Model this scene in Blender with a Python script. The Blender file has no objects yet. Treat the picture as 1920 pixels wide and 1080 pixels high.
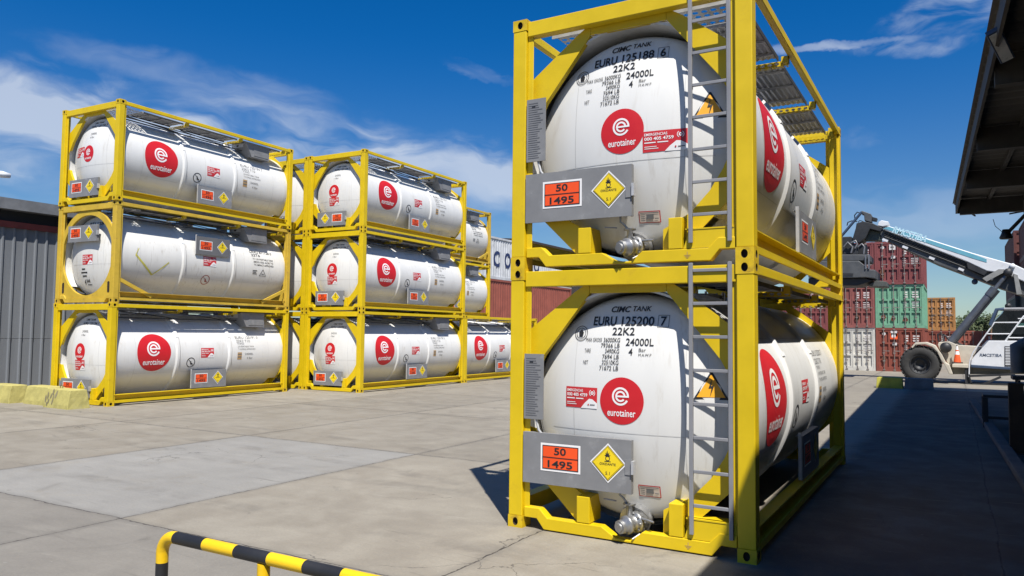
import bpy, bmesh, math, random
from mathutils import Vector, Matrix
random.seed(7)
C = bpy.context.scene.collection
SC = bpy.context.scene
PI = math.pi

# ------------------------------------------------------------------ camera
CAM = Vector((3.9258, -6.7181, 1.9397)); YAW, PITCH, ROLL, FPX = 0.5268, 0.0586, 0.0106, 1428.0
_f = Vector((-math.sin(YAW)*math.cos(PITCH), math.cos(YAW)*math.cos(PITCH), math.sin(PITCH)))
_r0 = Vector((math.cos(YAW), math.sin(YAW), 0)); _u0 = _r0.cross(_f)
_r = _r0*math.cos(ROLL)+_u0*math.sin(ROLL); _u = -_r0*math.sin(ROLL)+_u0*math.cos(ROLL)
cd = bpy.data.cameras.new('camera'); cam = bpy.data.objects.new('camera', cd); C.objects.link(cam)
m = Matrix((_r, _u, -_f)).transposed().to_4x4(); m.translation = CAM; cam.matrix_world = m
cd.sensor_width = 36; cd.lens = FPX/1920*36; cd.clip_end = 2000; cd.clip_start = 0.05
SC.camera = cam
def ray(px, py): return _f + _r*((px-960)/FPX) - _u*((py-540)/FPX)
def aty(px, py, y): d = ray(px, py); return CAM + d*((y-CAM.y)/d.y)
def atx(px, py, x): d = ray(px, py); return CAM + d*((x-CAM.x)/d.x)
def atz(px, py, z=0.0): d = ray(px, py); return CAM + d*((z-CAM.z)/d.z)

# ------------------------------------------------------------------ light, exposure
SC.view_settings.view_transform = 'Standard'; SC.view_settings.look = 'None'
SC.view_settings.gamma = 1.0; SC.view_settings.use_curve_mapping = False
SC.view_settings.exposure = 0.50
SC.cycles.use_denoising = True
SC.cycles.max_bounces = 8; SC.cycles.diffuse_bounces = 2
SUN = Vector((0.40, -0.47, 1.0)).normalized()
ld = bpy.data.lights.new('sun', 'SUN'); ld.energy = 5.0; ld.angle = math.radians(0.5); ld.color = (1.0, 0.965, 0.90)
sun = bpy.data.objects.new('sun', ld); C.objects.link(sun)
sun.rotation_euler = SUN.to_track_quat('Z', 'Y').to_euler(); sun.location = (10, -10, 30)

class NT:
    """tiny helper around a node tree"""
    def __init__(s, tree): s.t = tree; s.n = tree.nodes; s.l = tree.links
    def new(s, kind, **kw):
        nd = s.n.new(kind)
        for k, v in kw.items(): setattr(nd, k, v)
        return nd
    def put(s, sock, v):
        if hasattr(v, 'is_output') or isinstance(v, bpy.types.NodeSocket): s.l.new(v, sock)
        elif v is not None: sock.default_value = v
    def math(s, op, a, b=None, c=None, clamp=False):
        nd = s.n.new('ShaderNodeMath'); nd.operation = op; nd.use_clamp = clamp
        s.put(nd.inputs[0], a); s.put(nd.inputs[1], b)
        if c is not None: s.put(nd.inputs[2], c)
        return nd.outputs[0]
    def mix(s, fac, a, b, mode='MIX'):
        nd = s.n.new('ShaderNodeMix'); nd.data_type = 'RGBA'; nd.blend_type = mode
        s.put(nd.inputs[0], fac); s.put(nd.inputs[6], a); s.put(nd.inputs[7], b)
        return nd.outputs[2]
    def ramp(s, v, a, b, lo=0.0, hi=1.0, smooth=True):
        nd = s.n.new('ShaderNodeMapRange'); nd.interpolation_type = 'SMOOTHSTEP' if smooth else 'LINEAR'
        s.put(nd.inputs[0], v); nd.inputs[1].default_value = a; nd.inputs[2].default_value = b
        nd.inputs[3].default_value = lo; nd.inputs[4].default_value = hi
        return nd.outputs[0]
    def noise(s, vec, scale, detail=4, rough=0.55, dist=0.0):
        nd = s.n.new('ShaderNodeTexNoise'); s.put(nd.inputs['Vector'], vec)
        nd.inputs['Scale'].default_value = scale; nd.inputs['Detail'].default_value = detail
        nd.inputs['Roughness'].default_value = rough; nd.inputs['Distortion'].default_value = dist
        return nd.outputs[0]
    def xyz(s, x, y, z):
        nd = s.n.new('ShaderNodeCombineXYZ'); s.put(nd.inputs[0], x); s.put(nd.inputs[1], y); s.put(nd.inputs[2], z)
        return nd.outputs[0]
    def sep(s, v):
        nd = s.n.new('ShaderNodeSeparateXYZ'); s.put(nd.inputs[0], v); return nd.outputs

world = bpy.data.worlds.new('World'); SC.world = world; world.use_nodes = True
w = NT(world.node_tree); w.n.clear()
sky = w.new('ShaderNodeTexSky', sky_type='NISHITA', sun_disc=False)
sky.sun_elevation = math.asin(SUN.z); sky.sun_rotation = math.atan2(SUN.x, SUN.y)
sky.air_density = 1.0; sky.dust_density = 0.35; sky.ozone_density = 3.0; sky.altitude = 200
tc = w.new('ShaderNodeTexCoord')
dx, dy, dz = w.sep(tc.outputs['Generated'])
az = w.math('ARCTAN2', dx, dy); el = w.math('ARCSINE', dz)          # compass bearing and height of the view direction
hs = w.new('ShaderNodeHueSaturation'); hs.inputs['Saturation'].default_value = 1.18; hs.inputs['Value'].default_value = 1.0
hs.inputs['Hue'].default_value = 0.507
w.l.new(w.mix(1.0, sky.outputs[0], w.mix(w.ramp(el, math.radians(3), math.radians(22)), (1.0, 1.12, 1.2, 1), (0.70, 1.10, 1.42, 1)), 'MULTIPLY'), hs.inputs['Color'])
rag1 = w.noise(w.xyz(w.math('MULTIPLY', az, 9.0), w.math('MULTIPLY', el, 16.0), 7.0), 1.5, 5, 0.6); rag2 = w.noise(w.xyz(w.math('MULTIPLY', az, 9.0), w.math('MULTIPLY', el, 16.0), 17.0), 1.5, 5, 0.6)
azr = w.math('ADD', az, w.math('MULTIPLY', w.math('SUBTRACT', rag1, .5), .10)); elr = w.math('ADD', el, w.math('MULTIPLY', w.math('SUBTRACT', rag2, .5), .035))
# cirrus: broad wind-drawn veils in given parts of the sky
def blob(a0, e0, ra, re, tilt=0.0):
    a = w.math('SUBTRACT', azr, math.radians(a0)); e = w.math('SUBTRACT', elr, math.radians(e0))
    e = w.math('SUBTRACT', e, w.math('MULTIPLY', a, tilt))
    q = w.math('ADD', w.math('POWER', w.math('ABSOLUTE', w.math('DIVIDE', a, math.radians(ra))), 2.0),
               w.math('POWER', w.math('ABSOLUTE', w.math('DIVIDE', e, math.radians(re))), 2.0))
    return w.ramp(q, 0.0, 1.0, 1.0, 0.0)
warp = w.noise(w.xyz(w.math('MULTIPLY', az, 3.0), w.math('MULTIPLY', el, 5.0), 0.3), 2.5, 3, 0.5)
elw = w.math('ADD', el, w.math('MULTIPLY', w.math('SUBTRACT', warp, 0.5), 0.10))
streak = w.noise(w.xyz(w.math('MULTIPLY', az, 5.0), w.math('MULTIPLY', w.math('ADD', elw, w.math('MULTIPLY', az, 0.06)), 22.0), 1.7), 1.0, 6, 0.5, 0.15)
puffn = w.noise(w.xyz(w.math('MULTIPLY', az, 9.0), w.math('MULTIPLY', elw, 20.0), 4.2), 1.6, 6, 0.52, 0.3)
st = w.ramp(streak, 0.36, 0.68); pf = w.ramp(puffn, 0.38, 0.76)
terms = []
for (a0, e0, ra, re, tilt, k, src) in (
        (-64, 13.4, 9, 3.4, -0.08, 1.25, st), (-57, 12.8, 10, 2.6, 0.0, 0.8, st), (-66, 10.2, 6, 1.4, 0.0, 0.9, st),
        (-48, 13.9, 15, 2.6, -0.05, 1.0, st), (-36, 11.8, 13, 2.6, -0.12, 0.95, st), (-52, 17.0, 12, 1.6, -0.1, 0.4, st), (-31, 12.0, 6, 2.2, -0.4, 0.6, pf),
        (-62, 15.4, 5, 2.2, 0.0, 0.8, pf), (-33.0, 19.1, 4.5, .6, -0.25, 0.38, st),
        (-8, 19.9, 7, 0.42, -0.05, 0.75, st), (-2.5, 19.0, 4.5, 0.8, -0.12, 0.7, pf), (1.0, 21.0, 5.0, 1.9, 0.15, 0.85, pf), (-6, 13.8, 2.2, 1.2, -0.2, 0.4, pf),
        (-3, 8.0, 14, 2.8, 0.0, 0.4, st), (-27, 9.5, 6, 3.0, -0.5, 0.5, pf), (-50, 8.5, 26, 3.5, 0.0, 0.35, st)):
    terms.append(w.math('MULTIPLY', w.math('MULTIPLY', blob(a0, e0, ra, re, tilt), k), src))
cl = terms[0]
for t_ in terms[1:]: cl = w.math('ADD', cl, t_)
cl = w.math('MULTIPLY', w.math('MINIMUM', cl, 1.0), 0.72)
bgc = w.mix(cl, hs.outputs[0], (8.2, 9.2, 10.8, 1))
bg = w.new('ShaderNodeBackground'); w.l.new(bgc, bg.inputs[0]); bg.inputs[1].default_value = 0.054
wo = w.new('ShaderNodeOutputWorld'); w.l.new(bg.outputs[0], wo.inputs[0])

# ------------------------------------------------------------------ materials
_mats = {}
def mat(name, col, rough=0.5, metal=0.0, var=0.12, scale=3.0, stretch=(1, 1, 1), dirt=0.0, dirtcol=(0.12, 0.08, 0.05), dscale=2.0,
        bump=0.0, bscale=20.0, coat=0.0, dlo=0.56, dhi=0.72, drip=0.0):
    if name in _mats: return _mats[name]
    mt = bpy.data.materials.new(name); mt.use_nodes = True; t = NT(mt.node_tree)
    b = t.n['Principled BSDF']; tcx = t.new('ShaderNodeTexCoord'); oi = t.new('ShaderNodeObjectInfo')
    va = t.new('ShaderNodeVectorMath', operation='ADD'); t.l.new(tcx.outputs['Object'], va.inputs[0])
    rx = t.math('MULTIPLY', oi.outputs['Random'], 37.0); t.l.new(t.xyz(rx, rx, rx), va.inputs[1])
    vs = t.new('ShaderNodeVectorMath', operation='MULTIPLY'); t.l.new(va.outputs[0], vs.inputs[0]); vs.inputs[1].default_value = stretch
    n1 = t.noise(vs.outputs[0], scale, 6, 0.6)
    c1 = tuple(min(1, c*(1+var)) for c in col)+(1,); c0 = tuple(c*(1-var) for c in col)+(1,)
    colr = t.mix(t.ramp(n1, 0.3, 0.7), c0, c1)
    if dirt > 0:
        n2 = t.noise(vs.outputs[0], dscale, 9, 0.68, 0.4)
        colr = t.mix(t.math('MULTIPLY', t.ramp(n2, dlo, dhi), dirt), colr, tuple(dirtcol)+(1,))
    if drip > 0:                                       # thin rain-washed streaks running down the sheet
        vd = t.new('ShaderNodeVectorMath', operation='MULTIPLY'); t.l.new(va.outputs[0], vd.inputs[0]); vd.inputs[1].default_value = (9, 9, .45)
        n3 = t.noise(vd.outputs[0], 2.2, 5, 0.6, 0.2); n4 = t.noise(va.outputs[0], 1.1, 4, 0.6)
        colr = t.mix(t.math('MULTIPLY', t.math('MULTIPLY', t.ramp(n3, .54, .70), t.ramp(n4, .42, .62)), drip), colr, (0.38, 0.33, 0.26, 1))
    t.l.new(colr, b.inputs['Base Color'])
    t.l.new(t.ramp(n1, 0.2, 0.8, max(0.02, rough-0.07), min(1, rough+0.1)), b.inputs['Roughness'])
    b.inputs['Metallic'].default_value = metal
    if coat: b.inputs['Coat Weight'].default_value = coat; b.inputs['Coat Roughness'].default_value = 0.15
    if bump:
        bp = t.new('ShaderNodeBump'); bp.inputs['Strength'].default_value = bump; bp.inputs['Distance'].default_value = 0.01
        t.l.new(t.noise(tcx.outputs['Object'], bscale, 4, 0.6), bp.inputs['Height']); t.l.new(bp.outputs[0], b.inputs['Normal'])
    _mats[name] = mt
    return mt
YEL = mat('yellow_frame_paint', (0.665, 0.465, 0.002), 0.5, var=0.05, dirt=0.5, dirtcol=(0.42, 0.24, 0.02), dscale=3.5, dlo=0.55, dhi=0.8)
YELF = mat('faded_yellow_paint', (0.56, 0.375, 0.035), 0.6, var=0.10, dirt=0.6, dirtcol=(0.33, 0.17, 0.06), dscale=5)
WHT = mat('white_tank_paint', (0.69, 0.68, 0.655), 0.34, var=0.03, scale=2, stretch=(1, 1, .35), dirt=0.42, dirtcol=(0.46, 0.41, 0.33), dscale=2.6, drip=0.26)
WHTO = mat('old_white_tank_paint', (0.68, 0.665, 0.625), 0.38, var=0.04, scale=2, stretch=(1, 1, .35), dirt=0.35, dirtcol=(0.5, 0.42, 0.30), dscale=3.0, drip=0.6)
BAND = mat('white_band_paint', (0.83, 0.83, 0.82), 0.28, var=0.02)
GREYP = mat('grey_board_paint', (0.205, 0.205, 0.21), 0.55, var=0.10, dirt=0.45, dirtcol=(0.35, 0.35, 0.35), dscale=6)
GREYD = mat('dark_board_paint', (0.13, 0.13, 0.135), 0.5, var=0.06)
ALU = mat('aluminium', (0.46, 0.46, 0.47), 0.5, 0.25, var=0.10, scale=8)
GALV = mat('ladder_grey_paint', (0.25, 0.25, 0.265), 0.5, 0.1, var=0.08)
STEEL = mat('stainless_steel', (0.36, 0.36, 0.36), 0.42, 0.7, var=0.12, scale=14)
RED = mat('logo_red', (0.55, 0.010, 0.016), 0.5, var=0.04)
STRED = mat('sticker_red', (0.55, 0.025, 0.03), 0.4, var=0.06)
DWH = mat('decal_white', (0.82, 0.80, 0.79), 0.4, var=0.02)
DBK = mat('decal_black', (0.018, 0.018, 0.02), 0.45, var=0.1)
DGREY = mat('decal_grey', (0.16, 0.16, 0.16), 0.5, var=0.1)
ORG = mat('hazard_orange', (0.85, 0.085, 0.012), 0.4, var=0.04)
DYL = mat('hazard_yellow', (0.82, 0.60, 0.012), 0.4, var=0.04)
WARN = mat('warning_amber', (0.80, 0.38, 0.02), 0.4, var=0.04)
TAN = mat('sticker_tan', (0.45, 0.28, 0.12), 0.5)
HOLE = mat('hole_dark', (0.03, 0.018, 0.01), 0.9, var=0.3)
DARK = mat('dark_cable', (0.05, 0.05, 0.055), 0.5)
RUST = mat('worn_casting_paint', (0.50, 0.34, 0.03), 0.6, var=0.2, scale=12, dirt=0.7, dirtcol=(0.16, 0.07, 0.03), dscale=9)

CAST = mat('casting_paint', (0.62, 0.42, 0.006), 0.5, var=0.12, scale=9, dirt=0.65, dirtcol=(0.22, 0.10, 0.03), dscale=7, dlo=.54, dhi=.70)
# ------------------------------------------------------------------ mesh helper
class MB:
    def __init__(s): s.v = []; s.f = []; s.mi = []; s.sm = []
    def add(s, vs, fs, mi=0, smooth=False):
        o = len(s.v); s.v += [tuple(v) for v in vs]
        for f in fs: s.f.append([o+i for i in f]); s.mi.append(mi); s.sm.append(smooth)
        return s
    def box(s, a, b, mi=0):
        x0, x1 = sorted((a[0], b[0])); y0, y1 = sorted((a[1], b[1])); z0, z1 = sorted((a[2], b[2]))
        vs = [(x0, y0, z0), (x1, y0, z0), (x1, y1, z0), (x0, y1, z0), (x0, y0, z1), (x1, y0, z1), (x1, y1, z1), (x0, y1, z1)]
        return s.add(vs, [(0, 3, 2, 1), (4, 5, 6, 7), (0, 1, 5, 4), (1, 2, 6, 5), (2, 3, 7, 6), (3, 0, 4, 7)], mi)
    def beam(s, p, q, wd, ht, up=(0, 0, 1), mi=0):
        p, q = Vector(p), Vector(q); d = (q-p).normalized(); up = Vector(up)
        sd = d.cross(up)
        if sd.length < 1e-4: sd = d.cross(Vector((0, 1, 0)))
        sd.normalize(); un = sd.cross(d)
        vs = []
        for c in (p, q):
            for a, b in ((-1, -1), (1, -1), (1, 1), (-1, 1)): vs.append(c+sd*(a*wd/2)+un*(b*ht/2))
        return s.add(vs, [(0, 3, 2, 1), (4, 5, 6, 7), (0, 1, 5, 4), (1, 2, 6, 5), (2, 3, 7, 6), (3, 0, 4, 7)], mi)
    def tube(s, pts, r, n=8, mi=0, caps=True):
        pts = [Vector(p) for p in pts]; rs = r if isinstance(r, (list, tuple)) else [r]*len(pts)
        rings = []; prev = None
        for i, p in enumerate(pts):
            d = (pts[min(i+1, len(pts)-1)]-pts[max(i-1, 0)]).normalized()
            ref = prev if prev is not None else (Vector((0, 0, 1)) if abs(d.z) < .9 else Vector((1, 0, 0)))
            a = (ref-d*ref.dot(d)).normalized(); prev = a; b = d.cross(a)
            rings.append([p+(a*math.cos(2*PI*k/n)+b*math.sin(2*PI*k/n))*rs[i] for k in range(n)])
        vs = [v for rg in rings for v in rg]; fs = []
        for i in range(len(pts)-1):
            for k in range(n): fs.append((i*n+k, i*n+(k+1) % n, (i+1)*n+(k+1) % n, (i+1)*n+k))
        s.add(vs, fs, mi, True)
        if caps: s.add(rings[0], [tuple(range(n-1, -1, -1))], mi); s.add(rings[-1], [tuple(range(n))], mi)
        return s
    def prism(s, poly, fn0, fn1, mi=0):
        """poly: 2-D outline; fn0/fn1 map (a,b) to the two 3-D faces"""
        n = len(poly); vs = [fn0(a, b) for a, b in poly]+[fn1(a, b) for a, b in poly]
        fs = [tuple(range(n-1, -1, -1)), tuple(range(n, 2*n))]+[(i, (i+1) % n, n+(i+1) % n, n+i) for i in range(n)]
        return s.add(vs, fs, mi)
    def prismY(s, poly, y0, y1, mi=0): return s.prism(poly, lambda a, b: (a, y0, b), lambda a, b: (a, y1, b), mi)
    def prismX(s, poly, x0, x1, mi=0): return s.prism(poly, lambda a, b: (x0, a, b), lambda a, b: (x1, a, b), mi)
    def prismZ(s, poly, z0, z1, mi=0): return s.prism(poly, lambda a, b: (a, b, z0), lambda a, b: (a, b, z1), mi)
    def lathe(s, prof, org, axis='y', n=48, mi=0, closed=False):
        """prof: (radius, distance along axis)"""
        vs = []
        for (r, t) in prof:
            for k in range(n):
                c, q = r*math.cos(2*PI*k/n), r*math.sin(2*PI*k/n)
                p = {'y': (c, t, q), 'z': (c, q, t), 'x': (t, c, q)}[axis]
                vs.append((org[0]+p[0], org[1]+p[1], org[2]+p[2]))
        fs = []
        m_ = len(prof)
        for i in range(m_ if closed else m_-1):
            j = (i+1) % m_
            for k in range(n): fs.append((i*n+k, i*n+(k+1) % n, j*n+(k+1) % n, j*n+k))
        return s.add(vs, fs, mi, True)
    def holeplate(s, o, u, v, wd, ht, cu, cv, ru, rv, mi=0, depth=0.0, dmi=0, n=12, nrm=None):
        """rectangle o+u*wd+v*ht with an oval hole (optional dark pocket)"""
        o, u, v = Vector(o), Vector(u), Vector(v)
        ov = []; rc = []
        for k in range(n):
            a = 2*PI*(k+.5)/n; ca, sa = math.cos(a), math.sin(a)
            ov.append((cu+ru*ca, cv+rv*sa))
            # where the ray from the hole centre meets the rectangle
            t = min(((wd-cu) if ca > 0 else cu)/max(abs(ca), 1e-6), ((ht-cv) if sa > 0 else cv)/max(abs(sa), 1e-6))
            rc.append([cu+ca*t, cv+sa*t])
        for (x, y) in ((0, 0), (wd, 0), (wd, ht), (0, ht)):
            k = min(range(n), key=lambda i: (rc[i][0]-x)**2+(rc[i][1]-y)**2); rc[k] = [x, y]
        P = lambda q: o+u*q[0]+v*q[1]
        vs = [P(q) for q in ov]+[P(q) for q in rc]
        s.add(vs, [(k, n+k, n+(k+1) % n, (k+1) % n) for k in range(n)], mi)
        if depth:
            nn = Vector(nrm) if nrm is not None else u.cross(v)
            back = [P(q)-nn*depth for q in ov]
            s.add([P(q) for q in ov]+back, [(k, (k+1) % n, n+(k+1) % n, n+k) for k in range(n)], dmi)
            s.add(back, [tuple(range(n))], dmi)
        return s
    def mesh(s, name, mats, recalc=True):
        me = bpy.data.meshes.new(name); me.from_pydata(s.v, [], s.f)
        for m_ in (mats if isinstance(mats, (list, tuple)) else [mats]): me.materials.append(m_)
        me.polygons.foreach_set('material_index', s.mi); me.polygons.foreach_set('use_smooth', s.sm)
        if recalc:
            bm = bmesh.new(); bm.from_mesh(me); bmesh.ops.recalc_face_normals(bm, faces=bm.faces); bm.to_mesh(me); bm.free()
        me.update(); return me
    def build(s, name, mats, parent=None, bevel=0.0, recalc=True):
        return obj(name, s.mesh(name, mats, recalc), parent, bevel)

def obj(name, me, parent=None, bevel=0.0):
    o = bpy.data.objects.new(name, me); C.objects.link(o)
    if parent is not None: o.parent = parent
    if bevel:
        b = o.modifiers.new('bevel', 'BEVEL'); b.width = bevel; b.segments = 2; b.limit_method = 'ANGLE'; b.angle_limit = math.radians(40)
    return o
def thing(name, label, cat, loc=(0, 0, 0), rotz=0.0, group=None):
    o = bpy.data.objects.new(name, None); C.objects.link(o); o.location = loc; o.rotation_euler = (0, 0, rotz)
    o.empty_display_size = 0.2
    return tag(o, label, cat, group)
def tag(o, label, cat, group=None):
    o['label'] = label; o['category'] = cat
    if group: o['group'] = group
    return o
def struct(o): o['kind'] = 'structure'; return o
_cache = {}
def cached(key, fn):
    if key not in _cache: _cache[key] = fn()
    return _cache[key]

# lettering: built-in font turned into flat outlines, fitted into a box
def text2d(txt, shear=0.0, bold=0.0):
    def mk():
        cu = bpy.data.curves.new('lettering', 'FONT'); cu.body = txt; cu.size = 1.0; cu.offset = bold; cu.resolution_u = 3; cu.shear = shear
        cu.fill_mode = 'FRONT'
        ob = bpy.data.objects.new('lettering', cu); C.objects.link(ob)
        dg = bpy.context.evaluated_depsgraph_get(); me = bpy.data.meshes.new_from_object(ob.evaluated_get(dg))
        vs = [(v.co.x, v.co.y) for v in me.vertices]; fs = [tuple(p.vertices) for p in me.polygons]
        bpy.data.objects.remove(ob); bpy.data.curves.remove(cu); bpy.data.meshes.remove(me)
        x0 = min(v[0] for v in vs); x1 = max(v[0] for v in vs); y0 = min(v[1] for v in vs); y1 = max(v[1] for v in vs)
        return [((x-x0)/(x1-x0), (y-y0)/(y1-y0)) for x, y in vs], fs
    return cached(('t', txt, shear, bold), mk)

class Decal:
    """flat artwork in (u,v); layers lie a few mm above each other once mapped onto a surface"""
    def __init__(s): s.items = []
    def poly(s, vs, fs, mi, layer): s.items.append((vs, fs, mi, layer)); return s
    def text(s, txt, x0, x1, y0, y1, mi, layer=1, shear=0.0, bold=0.0):
        vs, fs = text2d(txt, shear, bold)
        return s.poly([(x0+(x1-x0)*a, y0+(y1-y0)*b) for a, b in vs], fs, mi, layer)
    def rect(s, x0, x1, y0, y1, mi, layer=0, nx=1, ny=1):
        vs = [(x0+(x1-x0)*i/nx, y0+(y1-y0)*j/ny) for j in range(ny+1) for i in range(nx+1)]
        fs = [(j*(nx+1)+i, j*(nx+1)+i+1, (j+1)*(nx+1)+i+1, (j+1)*(nx+1)+i) for j in range(ny) for i in range(nx)]
        return s.poly(vs, fs, mi, layer)
    def disc(s, cx, cy, r, mi, layer=0, n=48, rings=6):
        vs = [(cx, cy)]; fs = []
        for j in range(1, rings+1):
            for k in range(n): vs.append((cx+r*j/rings*math.cos(2*PI*k/n), cy+r*j/rings*math.sin(2*PI*k/n)))
        for k in range(n): fs.append((0, 1+k, 1+(k+1) % n))
        for j in range(rings-1):
            for k in range(n): fs.append((1+j*n+k, 1+(j+1)*n+k, 1+(j+1)*n+(k+1) % n, 1+j*n+(k+1) % n))
        return s.poly(vs, fs, mi, layer)
    def arc(s, cx, cy, r, wd, a0, a1, mi, layer=1, n=40):
        vs = []; fs = []
        for k in range(n+1):
            a = math.radians(a0+(a1-a0)*k/n)
            vs += [(cx+(r-wd/2)*math.cos(a), cy+(r-wd/2)*math.sin(a)), (cx+(r+wd/2)*math.cos(a), cy+(r+wd/2)*math.sin(a))]
        for k in range(n): fs.append((2*k, 2*k+1, 2*k+3, 2*k+2))
        return s.poly(vs, fs, mi, layer)
    def line(s, x0, y0, x1, y1, wd, mi, layer=1, n=4):
        d = Vector((x1-x0, y1-y0)); nn = Vector((-d.y, d.x)).normalized()*wd/2; vs = []; fs = []
        for k in range(n+1):
            q = Vector((x0, y0))+d*k/n; vs += [tuple(q-nn), tuple(q+nn)]
        for k in range(n): fs.append((2*k, 2*k+2, 2*k+3, 2*k+1))
        return s.poly(vs, fs, mi, layer)
    def shape(s, pts, mi, layer=1): return s.poly(pts, [tuple(range(len(pts)))], mi, layer)
    def mesh(s, name, mats, fn, base=0.003, step=0.0025):
        """fn(u, v, offset) -> 3-D point"""
        b = MB()
        for vs, fs, mi, layer in s.items: b.add([fn(u, v, base+step*layer) for u, v in vs], fs, mi)
        return b.mesh(name, mats, recalc=False)

# ------------------------------------------------------------------ tank container
TW, TL, TH = 2.438, 6.058, 2.591
CX, CZ, R = 1.219, 1.24, 1.14
def head_prof(r):
    r = min(r, 1.0999); y = 0.085+0.15*(r/0.9)**2.2
    if r > 1.0:                                    # knuckle: quarter ellipse down to the shell
        q = (r-1.0)/.10; y += .26*(1-math.sqrt(max(0, 1-q*q)))
    return y
def headY(x, z):
    return head_prof(math.hypot(x-CX, z-CZ))
def on_head(u, v, o):
    e = 0.004; g = Vector((-(headY(u+e, v)-headY(u-e, v))/(2*e), 1, -(headY(u, v+e)-headY(u, v-e))/(2*e))).normalized()
    p = Vector((u, headY(u, v), v))-g*o; return p
def on_side(yc, zc):
    a0 = math.asin(max(-1, min(1, (zc-CZ)/R)))
    return lambda u, v, o: (CX+(R+o)*math.cos(a0+v/R), yc+u, CZ+(R+o)*math.sin(a0+v/R))
def at(fn, cx, cy, k=1.0): return lambda u, v, o: fn(cx+u*k, cy+v*k, o)

def art_logo(r):
    d = Decal(); d.disc(0, 0, r, 0, 0); cx, cy = -0.04*r, 0.19*r
    d.arc(cx, cy, 0.345*r, 0.085*r, 0, 332, 1); d.arc(cx, cy, 0.195*r, 0.08*r, 0, 322, 1, n=28)
    d.line(cx-0.22*r, cy, cx+0.385*r, cy, 0.075*r, 1, 1.3)
    d.text('eurotainer', -0.64*r, 0.64*r, -0.66*r, -0.37*r, 1, 1, 0, 0.012)
    return d
def art_emerg(wd, ht):
    d = Decal(); x0, x1, y0, y1 = -wd/2, wd/2, -ht/2, ht/2
    d.rect(x0, x1, y0, y1, 0, 0, 6, 6)
    d.shape([(x0+wd*.50, y0-.001), (x1+.001, y0-.001), (x1+.001, y0+ht*.26), (x0+wd*.86, y0+ht*.44), (x0+wd*.76, y0+ht*.46), (x0+wd*.62, y0+ht*.24)], 1, 1)
    d.text('EMERGENCIAS', x0+wd*.04, x0+wd*.56, y0+ht*.77, y0+ht*.90, 1, 1, 0, .01)
    d.text('000 405 4759', x0+wd*.04, x0+wd*.70, y0+ht*.55, y0+ht*.71, 1, 1, 0, .02)
    for (a, b, y, h_) in ((.04, .30, .42, .05), (.34, .58, .42, .05), (.04, .32, .24, .03), (.04, .36, .15, .03)):
        d.rect(x0+wd*a, x0+wd*b, y0+ht*y, y0+ht*(y+h_), 1, 1)
    d.arc(x0+wd*.85, y0+ht*.74, ht*.06, ht*.05, 0, 360, 1, 1, 16); d.arc(x0+wd*.85, y0+ht*.74, ht*.15, ht*.03, -60, 60, 1, 1, 10); d.arc(x0+wd*.85, y0+ht*.74, ht*.15, ht*.03, 120, 240, 1, 1, 10)
    d.disc(x0+wd*.74, y0+ht*.18, ht*.04, 0, 2, 12, 1); d.rect(x0+wd*.79, x0+wd*.94, y0+ht*.16, y0+ht*.2, 2, 2)
    return d
def art_orange(wd, ht):
    d = Decal(); b = .02
    d.rect(-wd/2, wd/2, -ht/2, ht/2, 1, 0); d.rect(-wd/2+b, wd/2-b, -ht/2+b, ht/2-b, 2, 1); d.rect(-wd/2+b+.009, wd/2-b-.009, -ht/2+b+.009, ht/2-b-.009, 0, 2)
    d.rect(-wd/2+b, wd/2-b, -.004, .004, 2, 3)
    d.text('50', -wd*.15, wd*.15, ht*.10, ht*.36, 2, 3, 0, .02); d.text('1495', -wd*.31, wd*.31, -ht*.36, -ht*.10, 2, 3, 0, .02)
    return d
def art_diamond(r):
    d = Decal(); q = lambda k: [(0, -k), (k, 0), (0, k), (-k, 0)]
    d.shape(q(r), 1, 0); d.shape(q(r*.90), 2, 1); d.shape(q(r*.865), 0, 2); d.shape(q(r*.82), 2, 2.6); d.shape(q(r*.80), 0, 3.2)
    d.arc(0, r*.24, r*.11, r*.035, 0, 360, 2, 4, 20); d.line(-r*.17, r*.09, r*.17, r*.09, r*.03, 2, 4)
    d.shape([(-r*.17, r*.40), (-r*.09, r*.33), (r*.09, r*.33), (r*.16, r*.42), (r*.07, r*.40), (r*.10, r*.56), (r*.02, r*.46), (-r*.02, r*.66), (-r*.07, r*.47), (-r*.12, r*.54), (-r*.09, r*.42)], 2, 4)
    d.text('OXIDANTE', -r*.44, r*.44, -r*.10, r*.02, 2, 4, 0, .008); d.text('5.1', -r*.12, r*.12, -r*.58, -r*.42, 2, 4)
    return d
def art_triangle(sz):
    d = Decal(); t = lambda k, y=0: [(-k*.58, -k*.34+y), (k*.58, -k*.34+y), (k*.03, k*.62+y), (-k*.03, k*.62+y)]
    d.shape(t(sz), 0, 0); d.shape(t(sz*.80, sz*.015), 1, 1)
    d.shape([(sz*.02, sz*.38), (-sz*.08, sz*.06), (sz*.02, sz*.08), (-sz*.03, -sz*.24), (sz*.10, sz*.15), (sz*.0, sz*.13)], 0, 2)
    return d
def art_nostep(r):
    d = Decal(); d.arc(0, 0, r*.92, r*.16, 0, 360, 0, 0, 32); d.line(-r*.6, r*.6, r*.6, -r*.6, r*.09, 0, 1)
    d.shape([(-r*.2, r*.25), (r*.05, r*.3), (r*.15, -.05*r), (r*.5, -r*.25), (r*.45, -r*.42), (-r*.1, -r*.38), (-r*.12, 0)], 0, .5)
    return d

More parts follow.
